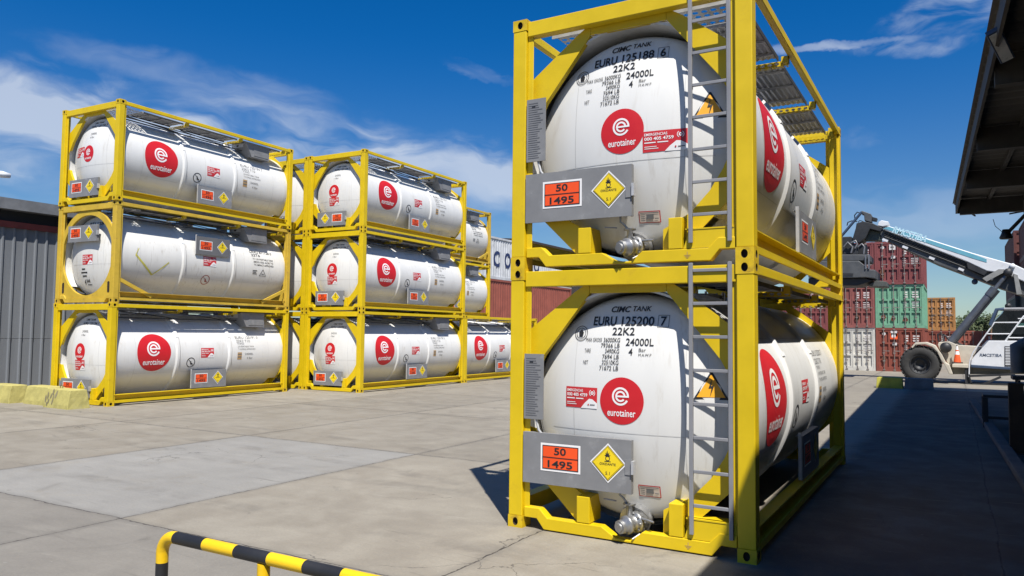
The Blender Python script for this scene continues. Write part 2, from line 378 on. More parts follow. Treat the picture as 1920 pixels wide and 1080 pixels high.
HEADTXT = dict(kgs=('36000KG', '79366 LB', '3490KG', '7694 LB', '32510KG', '71672 LB'))
def art_endtext(num, chk):
    """all lettering of a ladder end; u,v are local x,z"""
    d = Decal()
    d.text('CIMC', 1.01, 1.215, 2.165, 2.225, 0, 1, .25, .025); d.text('TANK', 1.235, 1.42, 2.175, 2.225, 0, 1, .2, .015)
    d.text('EURU', .83, 1.08, 2.035, 2.125, 0, 1, 0, .02); d.text(num, 1.135, 1.46, 2.035, 2.125, 0, 1, 0, .02); d.text(chk, 1.52, 1.575, 2.035, 2.125, 0, 1, 0, .02)
    for (a, b, c_, e) in ((1.495, 1.60, 2.022, 2.026), (1.495, 1.60, 2.134, 2.138), (1.495, 1.499, 2.022, 2.138), (1.596, 1.60, 2.022, 2.138)): d.rect(a, b, c_, e, 0, 1)
    d.text('22K2', 1.05, 1.28, 1.945, 2.018, 0, 1, 0, .012)
    zs = (1.875, 1.822, 1.768, 1.714, 1.660, 1.606)
    for tx, z in zip(HEADTXT['kgs'], zs): d.text(tx, 1.14-.025*len(tx), 1.14, z, z+.043, 0, 1, 0, .006)
    d.text('MAX GROSS', .765, .945, 1.878, 1.915, 0, 1); d.text('TARE', .76, .83, 1.772, 1.809, 0, 1); d.text('NET', .755, .81, 1.658, 1.695, 0, 1)
    d.text('24000L', 1.20, 1.475, 1.845, 1.915, 0, 1, 0, .008); d.text('4', 1.235, 1.275, 1.755, 1.82, 0, 1, 0, .01)
    d.text('Bar', 1.335, 1.405, 1.79, 1.822, 0, 1); d.text('M.A.W.P', 1.335, 1.46, 1.748, 1.772, 0, 1)
    d.items = [([(x_, y_-.018) for x_, y_ in v_], f_, m_, l_) for v_, f_, m_, l_ in d.items]
    d.arc(.70, 1.94, .072, .006, 0, 360, 0, 1, 28); d.arc(.70, 1.94, .052, .005, 0, 360, 0, 1, 24)
    d.shape([(.68, 1.905), (.72, 1.905), (.728, 1.95), (.70, 1.98), (.672, 1.95)], 0, 1)
    return d
def art_farend():
    d = Decal()
    d.text('CIMC TANK', 1.08, 1.46, 2.135, 2.185, 0, 1, .2, .02); d.text('EURU 125194 7', 1.0, 1.62, 2.03, 2.10, 0, 1, 0, .012)
    d.text('24000L', 1.06, 1.32, 1.83, 1.89, 1, 1); d.text('4 Bar', 1.06, 1.24, 1.74, 1.79, 1, 1)
    return d
def art_sidetext(num):
    d = Decal()
    d.text('EURU '+num, -.42, .45, .28, .36, 0, 1); d.text('22K2 T10', -.40, .12, .17, .245, 0, 1)
    for (a, b, y, tx) in ((-.38, -.12, .10, 'TIPO'), (-.36, .25, .02, 'UN PORTABLE TANK'), (-.36, .30, -.06, 'T10 IMDG APPROVED')): d.text(tx, a, b, y, y+.045, 0, 1)
    d.rect(-.38, -.22, -.34, -.13, 1, 0, 2, 4); d.rect(-.37, -.23, -.20, -.17, 0, 1); d.rect(-.37, -.23, -.28, -.25, 0, 1)
    d.text('24000L', -.10, .22, -.21, -.15, 0, 1); d.text('4 Bar', -.02, .20, -.33, -.27, 0, 1)
    return d
def art_oldtext():
    d = Decal()
    d.text('CRXU 871128 0', -.45, .45, .26, .34, 0, 1, 0, .01); d.text('22T6', -.40, -.05, .15, .23, 0, 1, 0, .01)
    for (y, a, b, tx) in ((.04, -.36, .46, 'T11 UN PORTABLE TANK'), (-.05, -.34, .46, 'IMDG RID ADR TC'), (-.14, -.33, .46, 'TC IMPACT APPROVED')): d.text(tx, a, b, y, y+.055, 0, 1, 0, .01)
    d.rect(-.38, -.2, -.30, -.28, 0, 1); d.rect(-.38, -.24, -.35, -.33, 0, 1); d.rect(-.38, -.2, -.40, -.38, 0, 1)
    for (x0, y0, x1, y1) in ((-.10, -.44, .16, -.44), (.16, -.44, .03, -.24), (.03, -.24, -.10, -.44)): d.line(x0, y0, x1, y1, .015, 0, 1)
    d.rect(-.02, .08, -.39, -.37, 0, 1)
    return d

def split_art(d, groups):
    """one piece of artwork per line of lettering: [(part name, first item, last item + 1)]"""
    out = []
    for nm, i, j in groups: q = Decal(); q.items = d.items[i:j]; out.append((nm, q))
    return out
def casting_mesh(kx, ky, kz):
    def mk():
        b = MB(); A_, B_, H_ = .178, .162, .118       # along y, along x, height; outer corner at the origin
        b.holeplate((0, 0, 0), (1, 0, 0), (0, 0, 1), B_, H_, B_*.52, H_*.50, .030, .040, 0, .03, 1, nrm=(0, -1, 0))
        b.holeplate((0, 0, 0), (0, 1, 0), (0, 0, 1), A_, H_, A_*.50, H_*.50, .036, .036, 0, .03, 1, nrm=(-1, 0, 0))
        b.holeplate((0, 0, 0), (1, 0, 0), (0, 1, 0), B_, A_, B_*.55, A_*.5, .032, .06, 0, .03, 1, nrm=(0, 0, -1))
        b.add([(B_, 0, 0), (B_, A_, 0), (B_, A_, H_), (B_, 0, H_)], [(0, 1, 2, 3)]); b.add([(0, A_, 0), (B_, A_, 0), (B_, A_, H_), (0, A_, H_)], [(0, 1, 2, 3)])
        b.add([(0, 0, H_), (B_, 0, H_), (B_, A_, H_), (0, A_, H_)], [(0, 1, 2, 3)])
        X, Y, Z = (0, TW)[kx], (0, TL)[ky], (0, TH)[kz]; sx, sy, sz = (1, -1)[kx], (1, -1)[ky], (1, -1)[kz]
        b.v = [(X+sx*x, Y+sy*y, Z+sz*z) for x, y, z in b.v]
        return b
    return mk()
mx = lambda pl: [(TW-a, b_) for a, b_ in reversed(pl)]     # mirror an end outline left-right
flipY = lambda b: setattr(b, 'v', [(x, TL-y, z) for x, y, z in b.v]) or b

UPG = [(.16, 1.42), (.21, 1.50), (.33, 1.72), (.825, 2.335), (.825, 2.42), (.78, 2.42), (.67, 2.35), (.16, 1.97)]
LOG = [(.16, 1.00), (.24, .98), (.30, .85), (.42, .66), (.60, .47), (.86, .33), (.86, .12), (.70, .12), (.16, .64)]
def gus(pl, fold, near=False):
    b = MB(); b.prismY(pl, .125, .140)
    # turned-in flange along the inner edge, running back to the tank skirt
    for i in fold:
        p, q = pl[i], pl[i+1]; b.add([(p[0], .140, p[1]), (q[0], .140, q[1]), (q[0], .19, q[1]), (p[0], .19, p[1])], [(0, 1, 2, 3)])
    return b
def brail(near):
    top = [(.17, .21), (.34, .21), (.43, .125)]
    top += [(1.00, .125), (1.15, .035), (1.30, .035), (1.41, .125)] if near else []
    top += [(2.03, .125), (2.12, .215), (TW-.17, .215)]
    bot = [(TW-.17, .11), (2.13, .11), (2.05, .012), (.39, .012), (.31, .11), (.17, .11)]
    return MB().prismY(top+bot, .025, .13)
def siderail_top(x0, x1): return MB().box((x0, .175, 2.475), (x1, TL-.175, 2.565))
def siderail_bot(flip):
    b = MB(); X = (lambda x: x) if not flip else (lambda x: TW-x)
    b.box((X(2.30), .18, .272), (X(2.425), TL-.18, .284)); b.box((X(2.298), .18, .14), (X(2.312), TL-.18, .271))
    b.box((X(2.30), .18, .126), (X(2.428), TL-.18, .139)); b.box((X(2.415), .18, .075), (X(2.428), TL-.18, .125))
    return b
def tank_profile(rings):
    hp = [(r, head_prof(r)) for r in (.001, .1, .2, .3, .4, .5, .6, .7, .78, .85, .90, .95, 1.0, 1.015, 1.03, 1.045, 1.06, 1.073, 1.084, 1.092, 1.097, 1.0995)]
    prof = list(hp)
    body = [(1.10, .72), (1.118, .72), (1.118, .42), (1.118, .145), (R, .145), (R, .42), (R, .72)]
    prof += body
    for y in rings: prof += [(R, y-.085), (R+.034, y-.045), (R+.036, y+.02), (R, y+.07)]
    prof += [(R, TL-.72), (R, TL-.42), (R, TL-.145), (1.118, TL-.145), (1.118, TL-.42), (1.118, TL-.72), (1.10, TL-.72)]+[(r, TL-t) for r, t in reversed(hp)]
    return prof
def tank_mesh(key, rings, paint):
    def mk():
        b = MB(); b.lathe(tank_profile(rings), (CX, 0, CZ), 'y', 96)
        # the skirt ring is cut away at the bottom, where the outlet and the saddle legs sit
        def low(f):
            ps = [b.v[i] for i in f]; rr = [math.hypot(p[0]-CX, p[2]-CZ) for p in ps]
            return all((p[1] < .43 or p[1] > TL-.43) for p in ps) and min(rr) > 1.11 and sum(p[2] for p in ps)/4 < CZ-.80
        b.f = [f for f in b.f if not low(f)]; b.mi = [0]*len(b.f); b.sm = [True]*len(b.f)
        for y in rings:                                            # clamp buckles and a dark seam strap beside each band
            for a in (25, 62, 118, 155):
                a = math.radians(a); c = Vector((CX+(R+.035)*math.cos(a), y-.01, CZ+(R+.035)*math.sin(a)))
                b.beam(c-Vector((0, .05, 0)), c+Vector((0, .05, 0)), .05, .02, (math.cos(a), 0, math.sin(a)), 1)
        me = b.mesh('tank_shell', [paint, BAND, DGREY])
        try: me.set_sharp_from_angle(angle=math.radians(28))
        except Exception: pass
        return me
    return cached(key, mk)
def walkway_mesh():
    b = MB()
    # long corrugated plank on the right, short cross plank at each... planks are thin ribbed sheets
    def plank(x0, x1, y0, y1, z, along):
        n = int(((x1-x0) if along == 'y' else (y1-y0))/.03); vs = []; fs = []
        for i in range(n+1):
            h_ = z+(.012 if i % 2 else 0)
            if along == 'y': x = x0+(x1-x0)*i/n; vs += [(x, y0, h_), (x, y1, h_)]
            else: y = y0+(y1-y0)*i/n; vs += [(x0, y, h_), (x1, y, h_)]
        fs = [(2*i, 2*i+1, 2*i+3, 2*i+2) for i in range(n)]
        b.add(vs, fs, 0)
    for (y0, y1) in ((.80, 2.02), (2.16, 3.90), (4.02, 5.62)):
        plank(1.72, 2.26, y0, y1, 2.455, 'y'); b.box((2.262, y0, 2.425), (2.275, y1, 2.47), 1); b.box((1.705, y0, 2.425), (1.718, y1, 2.47), 1)
        for k in range(3): b.box((1.72, y0+(y1-y0)*(k+.5)/3-.02, 2.43), (2.26, y0+(y1-y0)*(k+.5)/3+.02, 2.452), 0)
    # expanded-mesh cross walk behind the end frame
    for i in range(22):
        x = .36+i*.088
        for j in range(5): b.holeplate((x, .24+j*.10, 2.455), (1, 0, 0), (0, 1, 0), .088, .10, .044, .05, .030, .028, 0, n=8)
    b.box((.34, .225, 2.42), (2.30, .238, 2.466), 0); b.box((.34, .742, 2.42), (2.30, .755, 2.466), 0)
    return b.mesh('walkway', [ALU, DARK])
def bracket_mesh(y):
    b = MB(); n = 9; x0, x1 = 1.66, 2.37
    for i in range(n): b.holeplate((x0+(x1-x0)*i/n, y, 2.37), (1, 0, 0), (0, 0, 1), (x1-x0)/n, .055, (x1-x0)/n/2, .0275, .026, .017, 0, n=8)
    for i in range(n): b.holeplate((x0+(x1-x0)*i/n, y, 2.37), (1, 0, 0), (0, 1, 0), (x1-x0)/n, .07, (x1-x0)/n/2, .035, .026, .02, 0, n=8)
    b.box((2.30, y-.01, 2.40), (2.372, y+.09, 2.474), 0)
    return b.mesh('walkway_bracket', YEL)
def cables_mesh():
    b = MB()
    b.tube([(2.02, .35, 2.22), (2.03, 2.0, 2.215), (2.02, 4.3, 2.22)], .018, 6); b.tube([(1.93, .40, 2.30), (1.93, 1.5, 2.31), (2.03, 2.05, 2.24)], .011, 6)
    b.tube([(1.78, .5, 2.40), (1.80, 1.3, 2.34), (1.95, 2.0, 2.26), (2.0, 2.1, 2.2)], .013, 6)
    b.tube([(1.80, 2.3, 2.39), (1.82, 3.1, 2.33), (1.97, 3.7, 2.25), (2.02, 3.85, 2.2)], .013, 6)
    b.tube([(2.02, 4.3, 2.22), (2.0, 5.1, 2.21), (1.95, 5.4, 2.17)], .014, 6)
    b.tube([(1.62, .7, 2.41), (1.62, 5.3, 2.41)], .014, 6)
    return b.mesh('cable_tube', DARK)
def valve_mesh(k_):
    b = MB()
    for (x, y, r, h_) in (((1.1, 2.95, .28, .10), (1.15, 4.4, .14, .16), (1.35, 4.75, .09, .14))[k_],):
        b.lathe([(.001, 2.34), (r, 2.34), (r, 2.34+h_), (r*.7, 2.36+h_), (.001, 2.36+h_)], (x, y, 0), 'z', 20)
        for k in range(6):
            a = k*PI/3; b.tube([(x+r*1.05*math.cos(a), y+r*1.05*math.sin(a), 2.34), (x+r*1.05*math.cos(a), y+r*1.05*math.sin(a), 2.38+h_)], .015, 6)
    return b.mesh('top_valve', STEEL)
def mbox_mesh():
    b = MB()
    b.prismX([(4.20, 2.43), (4.28, 2.452), (5.12, 2.452), (5.12, 2.03), (4.42, 2.03)], 1.75, 2.335, 0)
    b.box((2.338, 4.50, 2.08), (2.344, 5.08, 2.40), 0); b.holeplate((1.7, 4.215, 2.30), (1, 0, 0), (0, 0, 1), .5, .12, .25, .06, .05, .03, 1, .02, 2)
    return b.mesh('manifold_box', [GREYP, ALU, HOLE])
def valve_out_mesh():
    b = MB(); o = Vector((1.27, .07, .175))
    ax = Vector((-.42, -.90, -.12)).normalized()
    b.tube([o+ax*t for t in (-.22, -.10, -.10, -.06, -.06, .02, .02, .05, .05, .10, .10, .15)], [.075, .075, .098, .098, .07, .07, .085, .085, .062, .058, .042, .042], 20)
    b.tube([o+ax*.10, o+ax*.13], [.068, .064], 8)
    b.tube([o+Vector((-.02, .05, .06)), o+Vector((-.02, .05, .16)), o+Vector((-.02, .05, .165)), o+Vector((-.02, .05, .18))], [.03, .03, .06, .06], 10)
    b.tube([o+Vector((-.04, .04, .18)), o+Vector((-.08, .03, .23)), o+Vector((-.11, .03, .25)), o+Vector((-.11, .03, .31))], .012, 6)
    b.tube([o+Vector((-.26, 0, .20)), o+Vector((-.14, .02, .19))], .008, 6); b.tube([o+Vector((.06, .05, .06)), o+Vector((.24, -.02, .05))], [.014, .010], 6)
    b.tube([o+Vector((.10, 0, -.08)), o+Vector((.05, -.06, -.12))], .010, 6); b.tube([o+Vector((.09, .10, .03)), o+Vector((.09, .10, -.10))], .02, 8)
    b.tube([o+Vector((.0, .14, .0)), o+Vector((.0, .30, .06))], [.15, .14], 20)
    for k in range(8):
        a = k*PI/4; side = ax.cross(Vector((0, 0, 1))).normalized(); up = side.cross(ax)
        c = o-ax*.08+(side*math.cos(a)+up*math.sin(a))*.084; b.tube([c-ax*.035, c+ax*.035], .012, 6)
    return b.mesh('outlet_valve', STEEL)
def board(x0, x1, z0, z1, latch=True):
    b = MB(); b.box((x0, -.005, z0), (x1, .008, z1))
    b.box((x0, .008, z0), (x0+.02, .05, z1)); b.box((x1-.02, .008, z0), (x1, .05, z1)); b.box((x0+.021, .008, z1-.01), (x1-.021, .05, z1))
    if latch: b.box((x1-.06, -.012, (z0+z1)/2-.07), (x1+.005, -.0065, (z0+z1)/2+.07), 0); b.box((x1+.006, -.03, (z0+z1)/2-.06), (x1+.03, .03, (z0+z1)/2+.06), 1)
    b.box((x0+.25, .05, z1-.12), (x0+.31, .25, z1-.08), 1)
    return b.mesh('placard_board', [GREYP, ALU])
flat = lambda x0, z0, y=-.005: (lambda u, v, o: (x0+u, y-o, z0+v))
sideflat = lambda y0, z0, x=2.405: (lambda u, v, o: (x+o, y0+u, z0+v))

def tank_container(loc, rotz, label, group, kind='far', num='125194 7', flip=False, stk='below', seed=0):
    """kind: near (ladder end towards the camera), far, old"""
    old = kind == 'old'; near = kind == 'near'
    fr = YELF if old else YEL; paint = WHTO if old else WHT
    t = thing('tank_container', label, 'tank container', loc, rotz, group)
    for kx in (0, 1):
        for ky in (0, 1):
            for kz in (0, 1):
                me = cached(('cast', kx, ky, kz, old), lambda: casting_mesh(kx, ky, kz).mesh('corner_casting', [RUST if old else CAST, HOLE])); obj('corner_casting', me, t, .006 if near else 0)
            def post():
                b = MB(); b.box((.004, .004, .118), (.155, .15, TH-.118)); b.box((.155, .045, .118), (.22, .058, TH-.118)); b.box((.03, .15, .118), (.043, .21, TH-.118))
                b.v = [(x if not kx else TW-x, y if not ky else TL-y, z) for x, y, z in b.v]; return b.mesh('corner_post', fr)
            obj('corner_post', cached(('post', kx, ky, old), post), t, .008)
    for ky in (0, 1):
        fy = flipY if ky else (lambda b: b)
        nr = near and not ky
        def toprail():
            b = MB(); b.box((.165, .02, 2.405), (TW-.165, .124, 2.56)); b.box((.827, .125, 2.335), (TW-.827, .1395, 2.43)); b.add([(.827, .14, 2.335), (TW-.827, .14, 2.335), (TW-.827, .165, 2.335), (.827, .165, 2.335)], [(0, 1, 2, 3)])
            return fy(b).mesh('end_rail', fr)
        obj('end_rail', cached(('tr', ky, old), toprail), t, .006)
        obj('end_rail', cached(('br', ky, nr, old), lambda: fy(brail(nr)).mesh('end_rail', fr)), t, .006)
        if not old:
            for s_ in (0, 1):
                f = mx if s_ else (lambda p: p)
                obj('gusset', cached(('ug', ky, s_), lambda: fy(gus(f(UPG), (1, 2) if not s_ else (4, 5))).mesh('gusset', fr)), t)
                obj('gusset', cached(('lg', ky, s_), lambda: fy(gus(f(LOG), (1, 2, 3, 4) if not s_ else (3, 4, 5, 6))).mesh('gusset', fr)), t)
                def leg():
                    b = MB(); x0, x1 = (.745, .88) if not s_ else (1.66, 1.79); z1 = .38 if not s_ else .42
                    b.box((x0, .028, .13), (x1, .30, z1)); return fy(b).mesh('support_leg', fr)
                obj('support_leg', cached(('leg', ky, s_, nr), leg), t, .006)
        else:
            def ringplate():
                b = MB(); n = 64; ro = 1.045
                def rect(a):
                    c, q = math.cos(a), math.sin(a); x0, x1, z0, z1 = .156, TW-.156, .13, 2.40
                    tt = min(((x1-CX) if c > 0 else (CX-x0))/max(abs(c), 1e-6), ((z1-CZ) if q > 0 else (CZ-z0))/max(abs(q), 1e-6)); return (CX+c*tt, CZ+q*tt)
                vs = []; fs = []
                for k in range(n):
                    a = 2*PI*k/n; o_ = rect(a); i_ = (CX+ro*math.cos(a), CZ+ro*math.sin(a))
                    if math.hypot(o_[0]-CX, o_[1]-CZ) < ro+.03: o_ = (CX+(ro+.03)*math.cos(a), CZ+(ro+.03)*math.sin(a))
                    # leave the frame corners open at the top
                    if math.hypot(o_[0]-CX, o_[1]-CZ) > 1.2 and math.sin(a) > 0: k_ = 1.2/math.hypot(o_[0]-CX, o_[1]-CZ); o_ = (CX+(o_[0]-CX)*k_, CZ+(o_[1]-CZ)*k_)
                    vs += [(i_[0], .05, i_[1]), (o_[0], .05, o_[1]), (i_[0], .11, i_[1]), (o_[0], .11, o_[1])]
                for k in range(n):
                    a_, b_ = 4*k, 4*((k+1) % n)
                    fs += [(a_, a_+1, b_+1, b_), (a_+2, b_+2, b_+3, a_+3), (a_, b_, b_+2, a_+2), (a_+1, a_+3, b_+3, b_+1)]
                b.add(vs, fs)
                for sx_ in (0, 1):
                    x_ = .27 if not sx_ else TW-.27; b.prismY([(x_+.045*math.cos(q), .40+(.10 if math.sin(q) > 0 else -.10)+.045*math.sin(q)) for q in [2*PI*k/16 for k in range(16)]], .046, .0495, 1)
                return fy(b).mesh('end_plate', [fr, HOLE])
            obj('end_plate', cached(('rp', ky), ringplate), t)
    for s_ in (0, 1):
        obj('side_rail', cached(('st', s_, old), lambda: siderail_top(2.365, 2.432).mesh('side_rail', fr) if not s_ else siderail_top(TW-2.432, TW-2.365).mesh('side_rail', fr)), t, .006)
        obj('side_rail', cached(('sb', s_, old), lambda: siderail_bot(s_).mesh('side_rail', fr)), t)
        if old:
            X = 2.37 if not s_ else TW-2.37
            for e_ in (0, 1):
                def brace():
                    b = MB(); p, q = (X, .15, .62), (X, 1.12, .20)
                    if e_: p, q = (p[0], TL-p[1], p[2]), (q[0], TL-q[1], q[2])
                    b.beam(p, q, .05, .09); return b.mesh('diagonal_brace', fr)
                obj('diagonal_brace', cached(('brace', s_, e_), brace), t)
    ts = obj('tank_shell', tank_mesh(('tank', kind == 'old'), (2.06, 3.83) if not old else (2.13, 3.87), paint), t)
    def seams():
        b = MB()
        def strip(pts):
            n = len(pts); d0 = [(pts[min(i+1, n-1)][2]-pts[max(i-1, 0)][2]) for i in range(n)]
            b.add([p for q in pts for p in q[:2]], [(2*i, 2*i+1, 2*i+3, 2*i+2) for i in range(n-1)])
        for x in (.66, 1.78): strip([(on_head(x-.0035, z, .0015), on_head(x+.0035, z, .0015), Vector((x, 0, z))) for z in [.50+.05*k for k in range(29)]])
        strip([(on_head(x, 1.00, .0015), on_head(x, 1.007, .0015), Vector((x, 0, 1))) for x in [.40+.05*k for k in range(34)]])
        for y in (.78, 2.75, 4.25, 5.30): strip([((CX+(R+.0015)*math.cos(a), y, CZ+(R+.0015)*math.sin(a)), (CX+(R+.0015)*math.cos(a), y+.007, CZ+(R+.0015)*math.sin(a)), Vector((0, y, a))) for a in [-1.2+.1*k for k in range(36)]])
        for a in (-.42, .62): strip([((CX+(R+.0015)*math.cos(a), y, CZ+(R+.0015)*math.sin(a)), (CX+(R+.0015)*math.cos(a+.006), y, CZ+(R+.0015)*math.sin(a+.006)), Vector((0, y, a))) for y in (.78, 1.9)]+[] ); strip([((CX+(R+.0015)*math.cos(a), y, CZ+(R+.0015)*math.sin(a)), (CX+(R+.0015)*math.cos(a+.006), y, CZ+(R+.0015)*math.sin(a+.006)), Vector((0, y, a))) for y in (2.2, 3.7)]); strip([((CX+(R+.0015)*math.cos(a), y, CZ+(R+.0015)*math.sin(a)), (CX+(R+.0015)*math.cos(a+.006), y, CZ+(R+.0015)*math.sin(a+.006)), Vector((0, y, a))) for y in (4.0, 5.3)])
        return b.mesh('cladding_seam', mat('seam_grey', (.52, .51, .49), .5), recalc=False)
    obj('cladding_seam', cached('seams', seams), ts)
    # lettering and stickers on the shell
    if not old:
        obj('logo', cached('sidelogo', lambda: art_logo(.505).mesh('logo', [RED, DWH], on_side(1.32, 1.32))), ts)
        obj('no_step_mark', cached('nostep', lambda: art_nostep(.14).mesh('no_step_mark', [DBK], on_side(2.48, 1.02))), ts)
        obj('emergency_sticker', cached('sideem', lambda: art_emerg(.44, .27).mesh('emergency_sticker', [STRED, DWH, DGREY], on_side(3.02, 1.28))), ts)
        for nm, q in split_art(art_sidetext(num), [('container_number', 0, 1), ('size_code', 1, 2), ('type_text', 2, 5), ('inspection_sticker', 5, 8), ('capacity_text', 8, 10)]):
            obj(nm, cached('st'+nm+(num if nm == 'container_number' else ''), lambda: q.mesh(nm, [DGREY, TAN], on_side(4.48, 1.40))), ts)
    else:
        obj('emergency_sticker', cached('oem', lambda: art_emerg(.44, .27).mesh('emergency_sticker', [STRED, DWH, DGREY], on_side(2.98, 1.29))), ts)
        obj('no_step_mark', cached('nostepo', lambda: art_nostep(.15).mesh('no_step_mark', [mat('faded_red', (.35, .09, .07), .5)], on_side(2.92, .76))), ts)
        obj('lettering', cached('otx', lambda: art_oldtext().mesh('lettering', [DBK], on_side(4.95, 1.45))), ts)
        def chev():
            d = Decal(); d.line(-.55, .22, 0, -.28, .05, 0, 1); d.line(0, -.28, .45, .10, .03, 0, 1); d.line(-.55, .22, -.45, .40, .02, 0, 1); d.line(-.50, .40, -.50, -.05, .006, 1, 1)
            return d.mesh('painted_chevron', [mat('faded_chevron', (.55, .50, .08), .6, dirt=.6, dirtcol=(.7, .68, .6), dscale=8), DGREY], on_side(1.19, 1.05))
        obj('painted_chevron', cached('chev', chev), ts)
    # end artwork
    if near:
        for nm, q in split_art(art_endtext(*num.split()), [('maker_name', 0, 2), ('container_number', 2, 9), ('size_code', 9, 10), ('weight_table', 10, 19), ('capacity_text', 19, 23), ('inspection_mark', 23, 26)]):
            obj(nm, q.mesh(nm, [DBK], on_head), ts)
        obj('logo', cached('nlogo', lambda: art_logo(.222).mesh('logo', [RED, DWH], at(on_head, 1.18, 1.305))), ts)
        ex = (1.60, 1.17) if stk == 'right' else (.745, 1.315)
        obj('emergency_sticker', cached('nem'+stk, lambda: art_emerg(.42 if stk == 'right' else .36, .20).mesh('emergency_sticker', [STRED, DWH, DGREY], at(on_head, *ex))), ts)
        obj('warning_triangle', cached('ntri', lambda: art_triangle(.26).mesh('warning_triangle', [DBK, WARN], at(on_head, 2.0, 1.44), .004)), ts)
        def info():
            d = Decal(); d.rect(-.105, .105, -.055, .055, 0, 0); d.rect(-.097, .097, -.047, .047, 1, 1); d.rect(-.03, .04, -.02, .025, 2, 2)
            for k in range(4): d.rect(-.085, -.045, .02-.018*k, .027-.018*k, 2, 2)
            d.rect(.05, .085, -.02, -.012, 2, 2); d.rect(-.09, .09, .034, .042, 2, 2)
            return d.mesh('information_sticker', [STRED, mat('sticker_cream', (.62, .53, .45), .5), DGREY], at(on_head, 1.42, .47))
        obj('information_sticker', cached('ninfo', info), ts)
        obj('earth_mark', cached('earth', lambda: Decal().rect(-.03, .03, -.006, -.001, 0, 0).rect(-.02, .02, -.018, -.013, 0, 0).rect(-.01, .01, -.03, -.025, 0, 0).rect(-.003, .003, 0, .03, 0, 0).mesh('earth_mark', [TAN], flat(1.84, .07, .025), .002)), t)
        def ladder():
            b = MB()
            for x in (1.875, 2.225): b.box((x-.018, -.002, .175), (x+.018, .028, 2.585))
            for k in range(8):
                z = .43+k*.298; b.box((1.894, .004, z-.015), (2.206, .024, z+.015))
            for z in (.24, 1.6): b.box((1.86, .029, z), (1.885, .07, z+.04)); b.box((2.215, .029, z), (2.24, .07, z+.04))
            return b.mesh('ladder', GALV)
        obj('ladder', cached('ladder', ladder), t, .004)
        # the cross step shelf behind the ladder foot
        obj('step_plate', cached('step', lambda: MB().prismY([(1.80, .13), (2.26, .13), (2.26, .30), (1.86, .30)], .035, .043).box((1.82, .03, .30), (2.26, .20, .312)).mesh('step_plate', YEL)), t)
        def docplate():
            b = MB(); b.box((.175, -.004, 1.085), (.39, .008, 1.73), 0)
            for k in range(26): b.box((.195, -.0065, 1.12+k*.0225), (.195+.17*(.6+.4*random.random()), -.0042, 1.128+k*.0225), 1)
            b.box((.235, -.0065, 1.64), (.275, -.0042, 1.655), 2)
            b.tube([(.30, .02, 1.085), (.33, .02, .98), (.36, .03, .94)], .014, 6, 3)
            return b.mesh('document_plate', [GREYP, mat('plate_print', (.14, .14, .15), .5), DBK, ALU])
        obj('document_plate', cached('doc', docplate), t)
        obj('outlet_valve', cached('valve', valve_out_mesh), t)
        bx = (.17, 1.315, .46, .955); panx, diax = .585, 1.085
    elif not old:
        for nm, q in split_art(art_farend(), [('maker_name', 0, 1), ('container_number', 1, 2), ('capacity_text', 2, 4)]):
            obj(nm, cached('fe'+nm, lambda: q.mesh(nm, [DBK, DGREY], on_head)), ts)
        obj('logo', cached('flogo', lambda: art_logo(.222).mesh('logo', [RED, DWH], at(on_head, 1.08, 1.33))), ts)
        e_ = {'below': (1.09, .99), 'left': (.66, 1.41)}[stk]
        obj('emergency_sticker', cached('fem'+stk, lambda: art_emerg(.42, .26).mesh('emergency_sticker', [STRED, DWH, DGREY], at(on_head, *e_))), ts)
        bx = (.48, 1.68, .18, .64); panx, diax = (.79, 1.35) if not flip else (1.33, .82)
    else:
        def oldend():
            d = Decal(); d.text('871128 0', 1.05, 1.75, 2.02, 2.12, 0, 1, 0, .02); d.text('22T6', 1.0, 1.35, 1.88, 1.97, 0, 1, 0, .02)
            for (z, a, b_) in ((.87, .95, 1.10), (.78, .90, 1.18), (.69, .95, 1.14)): d.rect(a, b_, z, z+.035, 0, 1)
            d.text('4', 1.0, 1.07, .48, .62, 0, 1, 0, .03); d.text('BAR', 1.10, 1.26, .54, .62, 0, 1, 0, .03); d.rect(1.12, 1.3, .47, .49, 0, 1)
            return d.mesh('lettering', [DBK], on_head)
        obj('lettering', cached('oend', oldend), ts)
        obj('emergency_sticker', cached('oeem', lambda: art_emerg(.42, .26).mesh('emergency_sticker', [STRED, DWH, DGREY], at(on_head, 1.2, 1.13))), ts)
        bx = (.48, 1.70, 1.59, 2.02); panx, diax = .80, 1.36
    zc = (bx[2]+bx[3])/2
    pb = obj('placard_board', cached(('pb', kind), lambda: board(*bx)), t)
    obj('hazard_panel', cached(('hp', kind, flip), lambda: art_orange(.43, .27).mesh('hazard_panel', [ORG, DWH, DBK], flat(panx, zc+.02))), pb)
    obj('hazard_diamond', cached(('hd', kind, flip), lambda: art_diamond(.185).mesh('hazard_diamond', [DYL, DWH, DBK], flat(diax, zc+.02))), pb)
    # board on the long side
    def sboard():
        z0, z1, y0, y1 = (.31, .80, 2.47, 3.66) if not old else (1.46, 1.97, 2.46, 3.64)
        b = MB(); b.box((2.395, y0, z0), (2.405, y1, z1)); b.box((2.36, y0, z0), (2.395, y0+.018, z1+.04), 1); b.box((2.33, y0+.03, z1-.01), (2.395, y1, z1-.001)); return b.mesh('placard_board', [GREYP if not old else GREYD, ALU])
    sb = obj('placard_board', cached(('sbd', old), sboard), t)
    zs = .575 if not old else 1.72
    obj('hazard_panel', cached(('shp', old), lambda: art_orange(.43, .27).mesh('hazard_panel', [ORG, DWH, DBK], sideflat(2.79, zs))), sb)
    obj('hazard_diamond', cached(('shd', old), lambda: art_diamond(.19).mesh('hazard_diamond', [DYL, DWH, DBK], sideflat(3.36, zs))), sb)
    obj('walkway', cached('walk', walkway_mesh), t)
